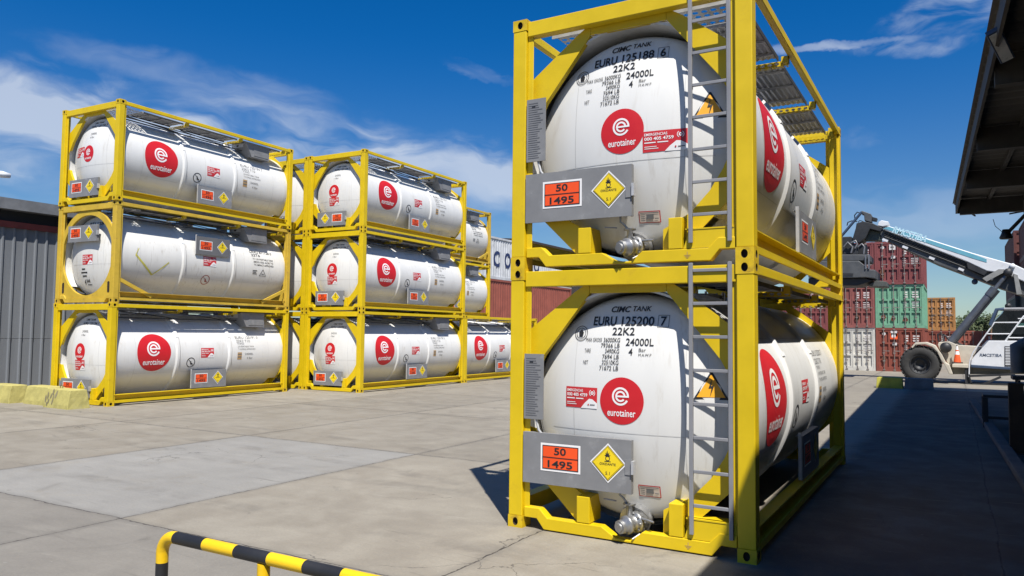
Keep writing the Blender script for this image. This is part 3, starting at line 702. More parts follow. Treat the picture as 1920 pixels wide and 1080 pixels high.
    for y in (2.04, 3.94, 5.66): obj('walkway_bracket', cached(('brk', y), lambda: bracket_mesh(y)), t)
    for k in range(3): obj('top_valve', cached(('tv', k), lambda: valve_mesh(k)), t)
    if not near: obj('cable_tube', cached('cab', cables_mesh), t); obj('manifold_box', cached('mbx', mbox_mesh), t)
    return t

AX, AY, AR = -16.7077, 4.6172, .0314
BX, BY, BR = -14.7095, 11.65, .0182
def bl(dx, dy): return (BX+dx*math.cos(BR)-dy*math.sin(BR), BY+dx*math.sin(BR)+dy*math.cos(BR))
GN, GA, GB, GC, GD = 'tank containers of the nearest two-high stack', 'tank containers of the leftmost three-high stack', 'tank containers of the centre three-high stack', 'tank containers glimpsed between the leftmost and centre stacks', 'tank containers behind the centre stack'
tank_container((0, 0, 0), 0, 'white tank container at the foot of the nearest stack, emergency sticker left of end logo', GN, 'near', '125200 7', stk='left')
tank_container((0, 0, TH), 0, 'white tank container atop the nearest stack, emergency sticker right of end logo', GN, 'near', '125188 6', stk='right')
tank_container((AX, AY, 0), AR, 'lowest tank container of the leftmost stack, on the ground behind the yellow concrete blocks', GA, 'far', '120191 0')
tank_container((AX-.02, AY+.03, TH), AR+.003, 'older tank container without red logo, faded frame, middle of the leftmost stack', GA, 'old')
tank_container((AX, AY, 2*TH), AR, 'topmost tank container of the leftmost stack, red sticker left of its end logo', GA, 'far', '125194 7', stk='left')
for k, lb in enumerate(('lowest tank container of the centre three-high stack, standing on the concrete', 'middle tank container of the centre three-high stack', 'topmost tank container of centre stack, yellow diamond left of orange panel on end board')):
    tank_container((BX, BY, k*TH), BR, lb, GB, 'far', ('120178 3', '125183 9', '125176 1')[k], flip=(k == 2))
for k, lb in enumerate(('lowest tank container in the gap between leftmost and centre stacks, mostly hidden', 'middle tank container in the gap between leftmost and centre stacks, mostly hidden', 'topmost tank container in the gap between leftmost and centre stacks, mostly hidden')):
    x, y = bl(-2.47, 0.02); tank_container((x, y, k*TH), BR, lb, GC, 'far', ('120160 2', '120155 8', '120149 7')[k])
x, y = bl(-.02, 6.11)
tank_container((x, y, 0), BR, 'single-tier tank container behind the centre stack, partly hidden by the nearest stack', GD, 'far', '120133 5')
for k, (kd, lb) in enumerate((('far', 'lowest tank container of the stack right behind the single-tier tank'), ('far', 'middle tank container of farthest tank stack, just above the single-tier tank'), ('old', 'topmost tank container of farthest tank stack, diagonal brace at its corner'))):
    tank_container((-17.93, 18.62, k*TH), .012, lb, GD, kd, ('120121 0', '125117 6', '')[k])

# ------------------------------------------------------------------ ground
def ground_mat():
    mt = bpy.data.materials.new('yard_concrete'); mt.use_nodes = True; t = NT(mt.node_tree); b = t.n['Principled BSDF']
    g = t.new('ShaderNodeNewGeometry'); pos = g.outputs['Position']; px, py, pz = t.sep(pos)
    wob = t.noise(pos, 1.3, 4, .6); wob2 = t.noise(pos, 9, 3, .6)
    jx = t.math('ADD', t.math('MULTIPLY', t.math('SUBTRACT', wob, .5), .10), t.math('MULTIPLY', t.math('SUBTRACT', wob2, .5), .05))
    ux = t.math('DIVIDE', t.math('ADD', t.math('ADD', px, 3.5), jx), 3.87); uy = t.math('DIVIDE', t.math('ADD', t.math('ADD', py, 1.87), jx), 4.95)
    ix, iy = t.math('FLOOR', ux), t.math('FLOOR', uy)
    def edge(u, pitch): 
        f = t.math('FRACT', u); return t.math('MULTIPLY', t.math('MINIMUM', f, t.math('SUBTRACT', 1.0, f)), pitch)
    dist = t.math('MINIMUM', edge(ux, 3.87), edge(uy, 4.95))
    wv = t.math('MULTIPLY', t.ramp(wob2, .3, .7, .3, 1.0), .014)
    joint = t.math('SUBTRACT', 1.0, t.math('DIVIDE', dist, wv), clamp=True)
    joint = t.math('MULTIPLY', t.math('MINIMUM', t.math('MULTIPLY', joint, 3.0), 1.0), t.ramp(wob, .32, .5, .45, .9))
    halo = t.ramp(dist, 0.0, .12, .30, 0.0)
    wn = t.new('ShaderNodeTexWhiteNoise', noise_dimensions='2D'); t.l.new(t.xyz(ix, iy, 0.0), wn.inputs['Vector'])
    big = t.noise(pos, .35, 5, .6); mid = t.noise(pos, 1.6, 8, .68, .4); fine = t.noise(pos, 38, 4, .7)
    scuff = t.noise(t.xyz(t.math('MULTIPLY', px, .55), t.math('MULTIPLY', py, 3.4), 2.0), 1.0, 8, .7, .6)
    v = t.math('ADD', 1.0, t.math('MULTIPLY', t.math('SUBTRACT', wn.outputs[0], .5), .16))
    v = t.math('ADD', v, t.math('MULTIPLY', t.math('SUBTRACT', big, .5), .34)); v = t.math('ADD', v, t.math('MULTIPLY', t.math('SUBTRACT', mid, .5), .26))
    v = t.math('ADD', v, t.math('MULTIPLY', t.math('SUBTRACT', fine, .5), .42)); v = t.math('ADD', v, t.math('MULTIPLY', t.math('SUBTRACT', scuff, .5), .24))
    base = t.mix(t.ramp(mid, .35, .7), (.226, .200, .160, 1), (.250, .226, .184, 1))
    # the newer, cooler and paler slab in the middle of the yard
    new = t.math('MULTIPLY', t.math('COMPARE', ix, -1.0, .1), t.math('COMPARE', iy, 0.0, .1))
    base = t.mix(t.math('MULTIPLY', new, t.ramp(t.noise(pos, 1.1, 8, .7), .28, .5, .45, .95)), base, (.250, .240, .220, 1))
    # greyer, older row of slabs along the near edge
    base = t.mix(t.math('MULTIPLY', t.math('LESS_THAN', iy, -.5), .8), base, (.192, .178, .156, 1))
    # canopy shade painted into the ground: darker base colour along the right
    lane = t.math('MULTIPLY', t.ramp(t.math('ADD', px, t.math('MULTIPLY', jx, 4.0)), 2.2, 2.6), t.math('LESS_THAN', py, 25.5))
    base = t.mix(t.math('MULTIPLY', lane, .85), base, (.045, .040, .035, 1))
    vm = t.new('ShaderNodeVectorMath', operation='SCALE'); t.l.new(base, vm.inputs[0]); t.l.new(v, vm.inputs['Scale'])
    def tyre(a, bq, cq, wd, gap):
        # signed distance to a gently curved path  y = a + bq x + cq x^2, two tracks
        yy = t.math('SUBTRACT', py, t.math('ADD', a, t.math('MULTIPLY', px, t.math('ADD', bq, t.math('MULTIPLY', px, cq)))))
        tr_ = t.math('MINIMUM', t.math('ABSOLUTE', yy), t.math('ABSOLUTE', t.math('SUBTRACT', yy, gap)))
        return t.math('MULTIPLY', t.ramp(tr_, wd*.35, wd, 1.0, 0.0), t.ramp(t.noise(pos, .8, 7, .72, .6), .42, .66))
    tm = t.math('MAXIMUM', t.math('MAXIMUM', tyre(6.2, -.05, .012, .30, 2.0), tyre(-.8, .06, .010, .22, 1.9)), t.math('MAXIMUM', tyre(9.5, .22, .0, .35, 2.2), tyre(1.2, -.22, -.012, .18, 1.7)))
    vor = t.new('ShaderNodeTexVoronoi', feature='DISTANCE_TO_EDGE'); wv_ = t.new('ShaderNodeVectorMath', operation='ADD'); t.l.new(pos, wv_.inputs[0])
    nz_ = t.new('ShaderNodeTexNoise'); nz_.inputs['Scale'].default_value = 1.2; nz_.inputs['Detail'].default_value = 6; t.l.new(pos, nz_.inputs['Vector']); t.l.new(nz_.outputs['Color'], wv_.inputs[1])
    t.l.new(wv_.outputs[0], vor.inputs['Vector']); vor.inputs['Scale'].default_value = .28
    crack = t.math('MULTIPLY', t.ramp(vor.outputs['Distance'], 0.0, .0022, .75, 0.0), t.ramp(t.noise(pos, .33, 3, .5), .50, .58))
    spots = t.ramp(t.noise(pos, 5.5, 2, .5), .73, .78); oil = t.ramp(t.noise(pos, .9, 6, .7, 1.0), .60, .74)
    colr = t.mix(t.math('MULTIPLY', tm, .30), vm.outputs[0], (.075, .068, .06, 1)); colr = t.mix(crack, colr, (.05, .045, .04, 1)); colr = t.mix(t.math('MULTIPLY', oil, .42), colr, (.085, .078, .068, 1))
    colr = t.mix(t.math('MULTIPLY', spots, .45), colr, (.07, .062, .052, 1))
    scr = t.noise(t.xyz(t.math('MULTIPLY', t.math('ADD', px, t.math('MULTIPLY', py, .35)), .9), t.math('MULTIPLY', t.math('SUBTRACT', py, t.math('MULTIPLY', px, .12)), 16.0), 5.0), 1.0, 3, .5)
    colr = t.mix(t.math('MULTIPLY', t.math('MULTIPLY', t.ramp(scr, .66, .73), t.ramp(mid, .42, .6)), .40), colr, (.36, .335, .29, 1))
    scd = t.noise(t.xyz(t.math('MULTIPLY', px, .7), t.math('MULTIPLY', t.math('ADD', py, t.math('MULTIPLY', px, .08)), 11.0), 9.0), 1.0, 4, .6)
    colr = t.mix(t.math('MULTIPLY', t.math('MULTIPLY', t.ramp(scd, .62, .72), t.ramp(big, .40, .58)), .45), colr, (.095, .085, .072, 1))
    grit = t.noise(pos, 90, 2, .7); colr = t.mix(t.math('MULTIPLY', t.ramp(grit, .60, .75), .35), colr, (.10, .09, .078, 1))
    chips = t.ramp(t.noise(pos, 14, 2, .5), .76, .79); colr = t.mix(t.math('MULTIPLY', chips, .5), colr, (.34, .33, .31, 1))
    colr = t.mix(halo, colr, (.11, .10, .088, 1)); colr = t.mix(joint, colr, (.035, .03, .026, 1))
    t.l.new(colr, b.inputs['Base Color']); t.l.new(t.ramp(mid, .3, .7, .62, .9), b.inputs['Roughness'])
    bp = t.new('ShaderNodeBump'); bp.inputs['Strength'].default_value = .35; bp.inputs['Distance'].default_value = .012
    hh = t.math('SUBTRACT', t.math('ADD', t.math('MULTIPLY', fine, .5), mid), t.math('MULTIPLY', joint, 1.5)); t.l.new(hh, bp.inputs['Height']); t.l.new(bp.outputs[0], b.inputs['Normal'])
    return mt
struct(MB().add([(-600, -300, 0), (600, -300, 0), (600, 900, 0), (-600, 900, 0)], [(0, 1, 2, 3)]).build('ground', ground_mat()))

# ------------------------------------------------------------------ canopy over the lane on the right
H = 6.3
far_c = atz(1793, 400, H); near_c = atz(1890, 0, H)
ev = (near_c-far_c).normalized()                       # direction of the eave, towards the camera
E0 = far_c; E1 = far_c+ev*36.0
CDK = mat('dark_canopy_steel', (.040, .036, .032), .7, var=.25, dirt=.4, dirtcol=(.06, .045, .03), dscale=1.5)
CSH = mat('dark_canopy_sheet', (.075, .068, .058), .7, var=.25, stretch=(1, .2, 1))
cn = thing('canopy_roof', 'dark steel canopy roof overhanging the lane at the upper right', 'canopy', (E0.x, E0.y, 0))
b = MB(); O = Vector((E0.x, E0.y, 0)); W_ = 11.0
def cp(s_, x, z): p = E0+ev*s_; return Vector((p.x+x, p.y, z))-O
n = 150; vs = []; fs = []
for i in range(n+1):
    zz = H+.30+(.035 if i % 2 else 0); vs += [cp(36*i/n, -.06, zz), cp(36*i/n, W_, zz+.02)]
fs = [(2*i, 2*i+1, 2*i+3, 2*i+2) for i in range(n)]
b.add(vs, fs); b.add([(v[0], v[1], v[2]+.04) for v in vs], fs)
b.build('roof_sheet', CSH, cn)
b = MB(); b.beam(cp(0, 0, H+.16), cp(36, 0, H+.16), .05, .36); b.beam(cp(0.03, .03, H+.17), cp(.03, W_, H+.17), .05, .38); b.build('fascia', CDK, cn)
MB().beam(cp(0, -.06, H+.355), cp(36, -.06, H+.355), .09, .02).build('gutter_trim', mat('trim_grey', (.07, .06, .06), .6), cn)
for s_ in (1.2, 6.2, 11.2, 16.2, 21.2, 26.2, 31.2):
    MB().beam(cp(s_, .06, H+.02), cp(s_, W_, H+.05), .22, .50).build('roof_beam', CDK, cn)
for x in (.9, 1.9, 3.1, 4.3, 5.5):
    MB().beam(cp(.1, x, H+.24), cp(35.9, x, H+.24), .10, .11).build('purlin', CDK, cn)
for s_ in (1.2, 11.2, 21.2, 31.2):
    p = cp(s_, W_-3.9, 0); MB().box((p.x-.12, p.y-.12, 0), (p.x+.12, p.y+.12, H-.2)).build('column', CDK, cn)
MB().beam(cp(.9, 1.5, H-.25), cp(.05, 2.6, H+.02), .05, .05).beam(cp(1.25, .5, H-.3), cp(.05, .4, H+.0), .04, .04).build('brace', CDK, cn)
# added dark wall, out of view, cuts sky light to deepen the canopy shade
wl = MB(); zz = []
for i in range(140): zz.append((7.35+(.05 if i % 4 in (1, 2) else 0), -13+i*.26))
wl.prismZ(zz+[(7.7, zz[-1][1]), (7.7, zz[0][1])], 0, H-.25)
tag(wl.build('sky_block_wall', mat('sky_block_sheet', (.06, .058, .055), .7, var=.2)), 'added unseen dark wall blocking sky light right of the covered lane', 'wall')
# floodlight on the eave
p = atz(1868, 92, H)
fl = thing('floodlight', 'rectangular floodlight with pale face fixed to the canopy eave', 'floodlight', (p.x, p.y, H))
a = atz(1862, 70, H)-p; c = atz(1889, 116, H-.1)-p
a, c = Vector((a.x, a.y, .10)), Vector((c.x, c.y, -.06)); d = (c-a).normalized()
upv = (CAM-p).normalized(); MB().beam(a, c, .20, .07, upv).build('housing', mat('floodlight_housing', (.03, .05, .10), .5), fl, .01)
nv = (upv-d*upv.dot(d)).normalized()
MB().beam(a+d*.04+nv*.04, c-d*.04+nv*.04, .15, .008, nv).build('glass_face', mat('floodlight_glass', (.55, .57, .60), .25), fl)
MB().tube([(c+a)/2-nv*.03, Vector((.10, .05, .34))], .02, 6).build('bracket', CDK, fl)
# lamp hanging from the far corner of the canopy
a = aty(1923, 402, 21.6); c = aty(1890, 436, 21.6)
hl = thing('hanging_lamp', 'black lamp on a slanting arm below the far corner of the canopy', 'lamp', (a.x, a.y, a.z))
MB().tube([(0, 0, .45), (0, 0, 0), c-a], .055, 8).build('arm', CDK, hl)
q = c-a; MB().lathe([(.001, q.z+.10), (.10, q.z+.10), (.13, q.z-.02), (.19, q.z-.16), (.17, q.z-.20), (.001, q.z-.18)], (q.x-.05, q.y, 0), 'z', 14).build('lamp_head', mat('lamp_black', (.012, .012, .014), .5), hl)
MB().tube([aty(1862, 411, 21.6)-a, aty(1866, 424, 21.6)-a, aty(1878, 434, 21.6)-a, q], .010, 5).build('cable', DARK, hl)

# ------------------------------------------------------------------ left warehouse
wh = thing('warehouse', 'grey corrugated metal warehouse with dark fascia at the left edge', 'warehouse', (-20, 0, 0))
GW = mat('warehouse_sheet', (.185, .195, .21), .5, .15, var=.10, scale=1.2, stretch=(1, 1, .15), dirt=.3, dirtcol=(.10, .095, .09), dscale=1.0)
b = MB(); prof = []; y = -9.0
while y < 11:
    prof += [(0, y), (0, y+.20), (.045, y+.225), (.045, y+.265), (0, y+.29)]; y += .31
b.prismZ(prof+[(-.3, y), (-.3, -9)], 1.62, 4.86); b.prismZ([(x-.006, yy) for x, yy in prof]+[(-.3, y), (-.3, -9)], 0.02, 1.615)
b.build('wall_sheet', GW, wh)
MB().box((-.3, -9, 4.862), (.08, 11, 5.04)).build('red_strip', mat('red_flashing', (.22, .045, .035), .6, var=.15), wh)
MB().box((-.35, -9, 5.042), (-.05, 11, 5.37)).build('vent_band', mat('dark_vent', (.022, .022, .025), .7), wh)
MB().prismY([(.35, 5.36), (.35, 5.68), (-8, 6.1), (-8, 5.8), (-.36, 5.37)], -9, 11).build('roof', mat('roof_grey', (.15, .155, .165), .6, var=.15, dirt=.3, dirtcol=(.16, .16, .16)), wh)
p = atx(3, 327, -19.7)
ll = thing('wall_lamp', 'white yard lamp head at the far left edge above the warehouse roof', 'lamp', (p.x, p.y, 5.6))
MB().tube([(-.8, 0, 0), (-.8, 0, p.z-5.6+.05), (-.3, 0, p.z-5.6+.02)], .03, 8).build('pole', GALV, ll)
MB().lathe([(.001, -.30), (.07, -.27), (.10, 0), (.07, .22), (.001, .25)], (0, 0, p.z-5.6), 'y', 14).build('lamp_head', mat('lamp_white', (.75, .76, .78), .4), ll)

# ------------------------------------------------------------------ concrete blocks
BYL = mat('yellow_block_paint', (.42, .37, .12), .8, var=.12, scale=5, dirt=.35, dirtcol=(.40, .38, .25), dscale=3.5, bump=.5, bscale=40)
def concrete_block(x0, x1, y0, y1, h_, label, paint, rot=0.0, chips=(), group=None, seedv=0, ring=False):
    rnd = random.Random(seedv); cx_, cy_ = (x0+x1)/2, (y0+y1)/2; L_, D_ = (x1-x0)/2, (y1-y0)/2
    t = thing('concrete_block', label, 'concrete block', (cx_, cy_, 0), rot, group)
    bm = bmesh.new(); nx, ny, nz = 14, 6, 5
    bmesh.ops.create_grid(bm, x_segments=1, y_segments=1, size=1); bm.clear()
    b = MB()
    def P(i, j, k):
        u, v, w_ = i/nx*2-1, j/ny*2-1, k/nz
        tp = 1-.30*max(0, w_-.12); tpx = 1-.06*w_
        n_ = lambda: (rnd.random()-.5)*.007
        ed = max(abs(u), .0)**14*.015
        return (u*L_*tpx+n_(), v*D_*tp+n_(), w_*h_-(.012 if k == nz and (i in (0, nx) or j in (0, ny)) else 0)+(n_()*.5 if k else 0))
    idx = {}; vs = []
    def I(i, j, k):
        if (i, j, k) not in idx: idx[(i, j, k)] = len(vs); vs.append(P(i, j, k))
        return idx[(i, j, k)]
    fs = []
    for i in range(nx):
        for j in range(ny): fs += [(I(i, j, nz), I(i+1, j, nz), I(i+1, j+1, nz), I(i, j+1, nz))]
        for k in range(nz):
            fs += [(I(i, 0, k), I(i+1, 0, k), I(i+1, 0, k+1), I(i, 0, k+1)), (I(i, ny, k), I(i, ny, k+1), I(i+1, ny, k+1), I(i+1, ny, k))]
    for j in range(ny):
        for k in range(nz):
            fs += [(I(0, j, k), I(0, j, k+1), I(0, j+1, k+1), I(0, j+1, k)), (I(nx, j, k), I(nx, j+1, k), I(nx, j+1, k+1), I(nx, j, k+1))]
    b.add(vs, fs, 0); bo = b.build('block_body', paint, t, .012)
    if chips:                                           # bare patches where the paint has flaked off the sloping face
        d = MB()
        for (u, w_, a_, bb, rt) in chips:
            pts = []
            for k in range(9):
                an = 2*PI*k/9; ra = 1+.35*(rnd.random()-.5); q = (a_*ra*math.cos(an), bb*ra*math.sin(an)); q = (q[0]*math.cos(rt)-q[1]*math.sin(rt), q[0]*math.sin(rt)+q[1]*math.cos(rt))
                zz_ = w_*h_+q[1]; pts.append((u*L_+q[0], -D_*(1-.30*max(0, zz_/h_-.12))-.006, zz_))
            d.add(pts, [tuple(range(9))])
        d.build('paint_chip', mat('bare_concrete', (.22, .19, .11), .9, var=.2), t)
    if ring:
        pts = [(-L_*.45+.055*math.cos(a), 0, h_+.03+.055*math.sin(a)) for a in [PI*k/10 for k in range(-2, 13)]]
        MB().tube(pts, .010, 6).build('lifting_ring', mat('rusty_iron', (.20, .13, .05), .8), t)
    return t
GBK = 'yellow concrete blocks at the foot of the warehouse'
concrete_block(-15.44, -14.33, 3.76, 4.30, .46, 'yellow concrete block with dark flaked patches and a lifting ring, nearest the tank stack', BYL, -.03,
               chips=((-.86, .45, .035, .09, .2), (-.72, .62, .03, .10, .1), (-.60, .35, .03, .06, -.4), (-.46, .62, .03, .08, -.3), (-.34, .85, .035, .08, .1), (-.28, .45, .028, .13, -.1), (-.08, .70, .04, .11, -.25), (-.7, .2, .025, .05, .3)), group=GBK, seedv=1, ring=True)
concrete_block(-16.74, -15.66, 3.97, 4.51, .46, 'plain pale yellow concrete block, middle one of the row before the warehouse', BYL, -.02, group=GBK, seedv=2)
concrete_block(-18.10, -16.98, 3.74, 4.28, .46, 'yellow concrete block cut off by the left edge of the photo', BYL, .02, group=GBK, seedv=3)
GB2 = 'low concrete blocks at the end of the shaded lane'
a, c, e = atz(1641, 728), atz(1695, 728), atz(1752, 728)
concrete_block(a.x, c.x-.02, 25.4, 26.0, .40, 'low yellow-painted concrete block at the far end of the shaded lane', mat('olive_block_paint', (.42, .38, .05), .85, var=.2), 0, group=GB2, seedv=4)
concrete_block(c.x+.02, e.x, 25.45, 26.0, .40, 'low bare grey concrete block under the front wheel of the reach stacker', mat('grey_block', (.16, .16, .165), .9, var=.2), 0, group=GB2, seedv=5)

# ------------------------------------------------------------------ striped barrier in the foreground
br = thing('safety_barrier', 'black and yellow striped tubular barrier in the foreground', 'barrier', (.44, -4.21, 0))
pr_ = .030; zt = .90
yb_, kb_ = mat('barrier_yellow', (.80, .50, .008), .42, var=.06, dirt=.15, dirtcol=(.4, .25, .05), dscale=8, bump=.12, bscale=60), mat('barrier_black', (.018, .018, .02), .5, var=.2, bump=.12, bscale=60)
x_l = 0.0
bend = [(x_l+.09-.09*math.cos(a), 0, zt-.09+.09*math.sin(a)) for a in [PI/2*k/8 for k in range(9)]]
s0 = .105
b = MB()
b.tube([(x_l, 0, .0), (x_l, 0, zt-.135)], pr_, 20, 1); b.tube([(x_l, 0, zt-.135)]+bend+[(s0, 0, zt)], pr_, 20, 0)
x = s0; k = 0; step = .222
while x < 2.45:
    x2 = min(x+step, 2.45); b.tube([(x, 0, zt), (x2, 0, zt)], pr_, 20, 1 if k % 2 == 0 else 0); x = x2; k += 1
bend2 = [(2.45+.09*math.sin(a), 0, zt-.09+.09*math.cos(a)) for a in [PI/2*k_/8 for k_ in range(9)]]
b.tube(bend2+[(2.54, 0, 0)], pr_, 20, 1)
b.build('striped_tube', [yb_, kb_], br)
pm = atz(474, 1052, zt).x-.44
MB().tube([(pm, 0, 0), (pm, 0, zt-.026)], pr_*.98, 20).build('centre_post', yb_, br)
for xx in (x_l, pm, 2.54): MB().box((xx-.07, -.07, .001), (xx+.07, .07, .012)).build('base_plate', kb_, br)

# ------------------------------------------------------------------ shipping containers
LOCK = mat('lock_bar_steel', (.24, .21, .19), .5, .3, var=.15)
def paint_box(name, col): return mat(name, col, .6, var=.13, scale=1.5, dirt=.45, dirtcol=tuple(c*.45+.03 for c in col), dscale=2.2)
def box_mesh(L_, h_, paint):
    def mk():
        b = MB(); w_ = 2.438
        for sx in (0, 1):
            prof = []; y = .16
            while y < L_-.2:
                prof += [(.035, y), (.035, y+.07), (.07, y+.14), (.07, y+.21)]; y += .278
            prof.append((.035, L_-.15)); pl = [(p if not sx else w_-p, q) for p, q in prof]; inn = [(.10 if not sx else w_-.10, L_-.15), (.10 if not sx else w_-.10, .16)]
            b.prismZ(pl+inn, .16, h_-.12)
            X0, X1 = (0, .08) if not sx else (w_-.08, w_)
            b.box((X0, .155, 0), (X1, L_-.15, .158)); b.box((X0, .155, h_-.118), (X1, L_-.15, h_-.005))
            for Y0, Y1 in ((0, .15), (L_-.148, L_)): b.box((X0 if sx == 0 else w_-.12, Y0, 0), (.12 if sx == 0 else w_, Y1, h_))
        b.box((.121, .002, 0), (w_-.121, .14, .15)); b.box((.121, .002, h_-.13), (w_-.121, .14, h_-.002)); b.box((.121, L_-.1, 0), (w_-.121, L_-.02, h_-.01))
        b.box((.09, .15, h_-.06), (w_-.09, L_-.11, h_-.03)); b.box((.09, .15, .10), (w_-.09, L_-.11, .13))
        for i in range(2):
            for z in (0, h_-.118): b.box((-.002 if i == 0 else w_-.165, -.004, z), (.165 if i == 0 else w_+.002, .17, z+.119))
        return b.mesh('container_body', paint)
    return cached(('box', L_, h_, paint.name), mk)
def door_mesh(side, h_, rows, paint):
    def mk():
        b = MB(); x0, x1 = (.125, 1.212) if side == 0 else (1.226, 2.313); z0, z1 = .155, h_-.135
        b.box((x0, .09, z0), (x1, .11, z1))
        for xa, xb in ((x0, x0+.07), (x1-.07, x1), ((x0+x1)/2-.04, (x0+x1)/2+.04)): b.box((xa, .018, z0), (xb, .0895, z1))
        for i in range(rows+1):
            z = z0+(z1-z0-.09)*i/rows
            for xa, xb in ((x0+.071, (x0+x1)/2-.041), ((x0+x1)/2+.041, x1-.071)): b.box((xa, .021, z), (xb, .0895, z+.09))
        for i in range(4): b.box((x0-.03 if side == 0 else x1-.01, .008, z0+.2+i*.62), (x0+.01 if side == 0 else x1+.03, .06, z0+.32+i*.62))
        return b.mesh('door', paint)
    return cached(('door', side, h_, rows, paint.name), mk)
def lockbar_mesh(x, h_):
    def mk():
        b = MB(); b.tube([(x, -.012, .06), (x, -.012, h_-.05)], .021, 6)
        for z in (.05, h_-.12, 1.0, .55, 1.6): b.box((x-.06, -.03, z), (x+.06, .0175, z+.06))
        b.box((x-.04, -.05, 1.12), (x+.30, -.036, 1.16)); return b.mesh('lock_bar', LOCK)
    return cached(('lb', x, h_), mk)
def marks_mesh(seedv, h_, sticker):
    rnd = random.Random(seedv); d = Decal()
    for k in range(3):
        z = h_*.80-k*.13; d.rect(1.50, 1.60+.05*rnd.random(), z, z+.07, 0, 0); d.rect(1.86, 2.12+.08*rnd.random(), z, z+.07, 0, 0)
    for k in range(4):
        z = h_*.58-k*.10; d.rect(1.44, 1.58, z, z+.035, 0, 0); d.rect(1.84, 2.12+.1*rnd.random(), z, z+.035, 0, 0)
    if sticker: d.rect(.76, 1.08, h_*.80, h_*.93, 0, 0); d.rect(.82, 1.0, h_*.84, h_*.88, 1, 1); d.disc(.42, h_*.86, .09, 0, 0, 16, 1); d.rect(.84, 1.06, h_*.60, h_*.66, 0, 0)
    for k in range(3):
        if rnd.random() < .6: cx_ = rnd.choice((.4, .9, 1.5, 2.05)); cz_ = .45+rnd.random()*.3; d.shape([(cx_+.13*math.cos(a)*(.6+.6*rnd.random()), cz_+.18*math.sin(a)*(.6+.6*rnd.random())) for a in [2*PI*i/9 for i in range(9)]], 2, 0)
    return d.mesh('lettering', [mat('container_lettering', (.62, .58, .56), .6), DGREY, mat('rust_patch', (.13, .05, .03), .9)], lambda u, v, o: (u, .015-o, v))
def shipping_container(loc, label, paint, rot=0.0, L_=6.058, h_=2.438, doors=True, rows=3, group=None, sticker=False, seedv=0):
    t = thing('shipping_container', label, 'shipping container', loc, rot, group)
    obj('container_body', box_mesh(L_, h_, paint), t)
    for sd in (0, 1):
        dr = obj('door', door_mesh(sd, h_, rows, paint), t)
        if doors:
            for x in ((.40, .93) if sd == 0 else (1.50, 2.03)): obj('lock_bar', lockbar_mesh(x, h_), dr)
    if doors: obj('lettering', marks_mesh(seedv, h_, sticker), t)
    return t
P_MAR = paint_box('maroon_container', (.19, .048, .048)); P_RED = paint_box('red_brown_container', (.22, .055, .035)); P_PNK = paint_box('faded_red_container', (.24, .075, .065))
P_GRN = paint_box('green_container', (.15, .33, .215)); P_WHI = paint_box('white_container', (.55, .53, .48)); P_ORA = paint_box('tan_orange_container', (.40, .19, .06))
P_BRN = paint_box('brown_container', (.11, .035, .030)); P_GGR = paint_box('grey_green_container', (.055, .075, .065)); P_RB2 = paint_box('rust_brown_container', (.27, .075, .050)); P_COS = paint_box('pale_grey_container', (.52, .53, .54))
GR = 'shipping containers stacked behind the reach stacker'
hh = 2.438; Y0 = 41.0
cols = [0.04, -2.43, -4.90, -7.37]
rows_ = {0: [(P_RED, 'red-brown container with an orange sticker, bottom of the stack behind the front wheel', True), (P_WHI, 'dirty white container, bottom row, left of the red-brown one', False), (P_MAR, 'dark red container on the ground, seen through the frame of the nearest tank stack', False), (P_WHI, 'off-white container at the left end of the bottom row', False)],
         1: [(P_GRN, 'pale green container with rust patches in the second row', False), (P_PNK, 'faded red container directly left of the pale green one', False), (P_MAR, 'maroon container second row, seen through the gap in the nearest tank stack', False), (P_RED, 'red-brown container at the left end of the second row', False)],
         2: [(P_MAR, 'maroon container with white stickers on top of the pale green one', True), (P_MAR, 'maroon container of the third row, behind the spreader', False)]}
for r_, lst in rows_.items():
    for c_, (pt, lb, stk_) in enumerate(lst):
        t_ = shipping_container((cols[c_], Y0+random.uniform(-.05, .05), r_*hh), lb, pt, 0, 6.058, hh, True, 3, GR, stk_, 10*r_+c_)
        if r_ == 0 and c_ == 0:
            # orange sticker
            obj('orange_sticker', Decal().rect(.72, 1.10, 1.80, 2.14, 0, 0).rect(.80, .90, 1.9, 2.05, 1, 1).rect(.94, 1.0, 1.9, 2.05, 1, 1).mesh('orange_sticker', [mat('sticker_orange', (.8, .10, .02), .5), DWH], lambda u, v, o: (u, .015-o, v)), t_)
for (x, z, pt, lb) in ((1.54, 0, P_RED, 'red-brown container below the tan orange one, far behind'), (1.54, hh, P_ORA, 'tan orange container standing alone on the second tier, far behind'), (4.12, 0, P_RB2, 'rusty red container on the ground right of the tan orange stack'), (6.7, 0, P_RB2, 'rusty red container partly behind the lift cylinder, rightmost of the far row')):
    shipping_container((x, 58, z), lb, pt, 0, 6.058, hh, True, 4, GR, False, int(x*7))
GS = 'long containers stacked at the right edge'
k = 0
for (x, y, n_) in ((8.05, 64.6, 4), (8.35, 51.6, 4)):
    for r_ in range(n_):
        pt = P_BRN if r_ >= 2 else P_GGR
        nm = ('lowest', 'second', 'third', 'topmost')[r_]
        shipping_container((x, y, r_*2.60), '%s %s container of the %s stack at the right edge' % (nm, 'dark brown' if r_ >= 2 else 'dark grey-green', 'farther' if y > 60 else 'nearer'), pt, 0, 12.19, 2.591, False, 3, GS)
GL = 'long containers behind the tank stacks'
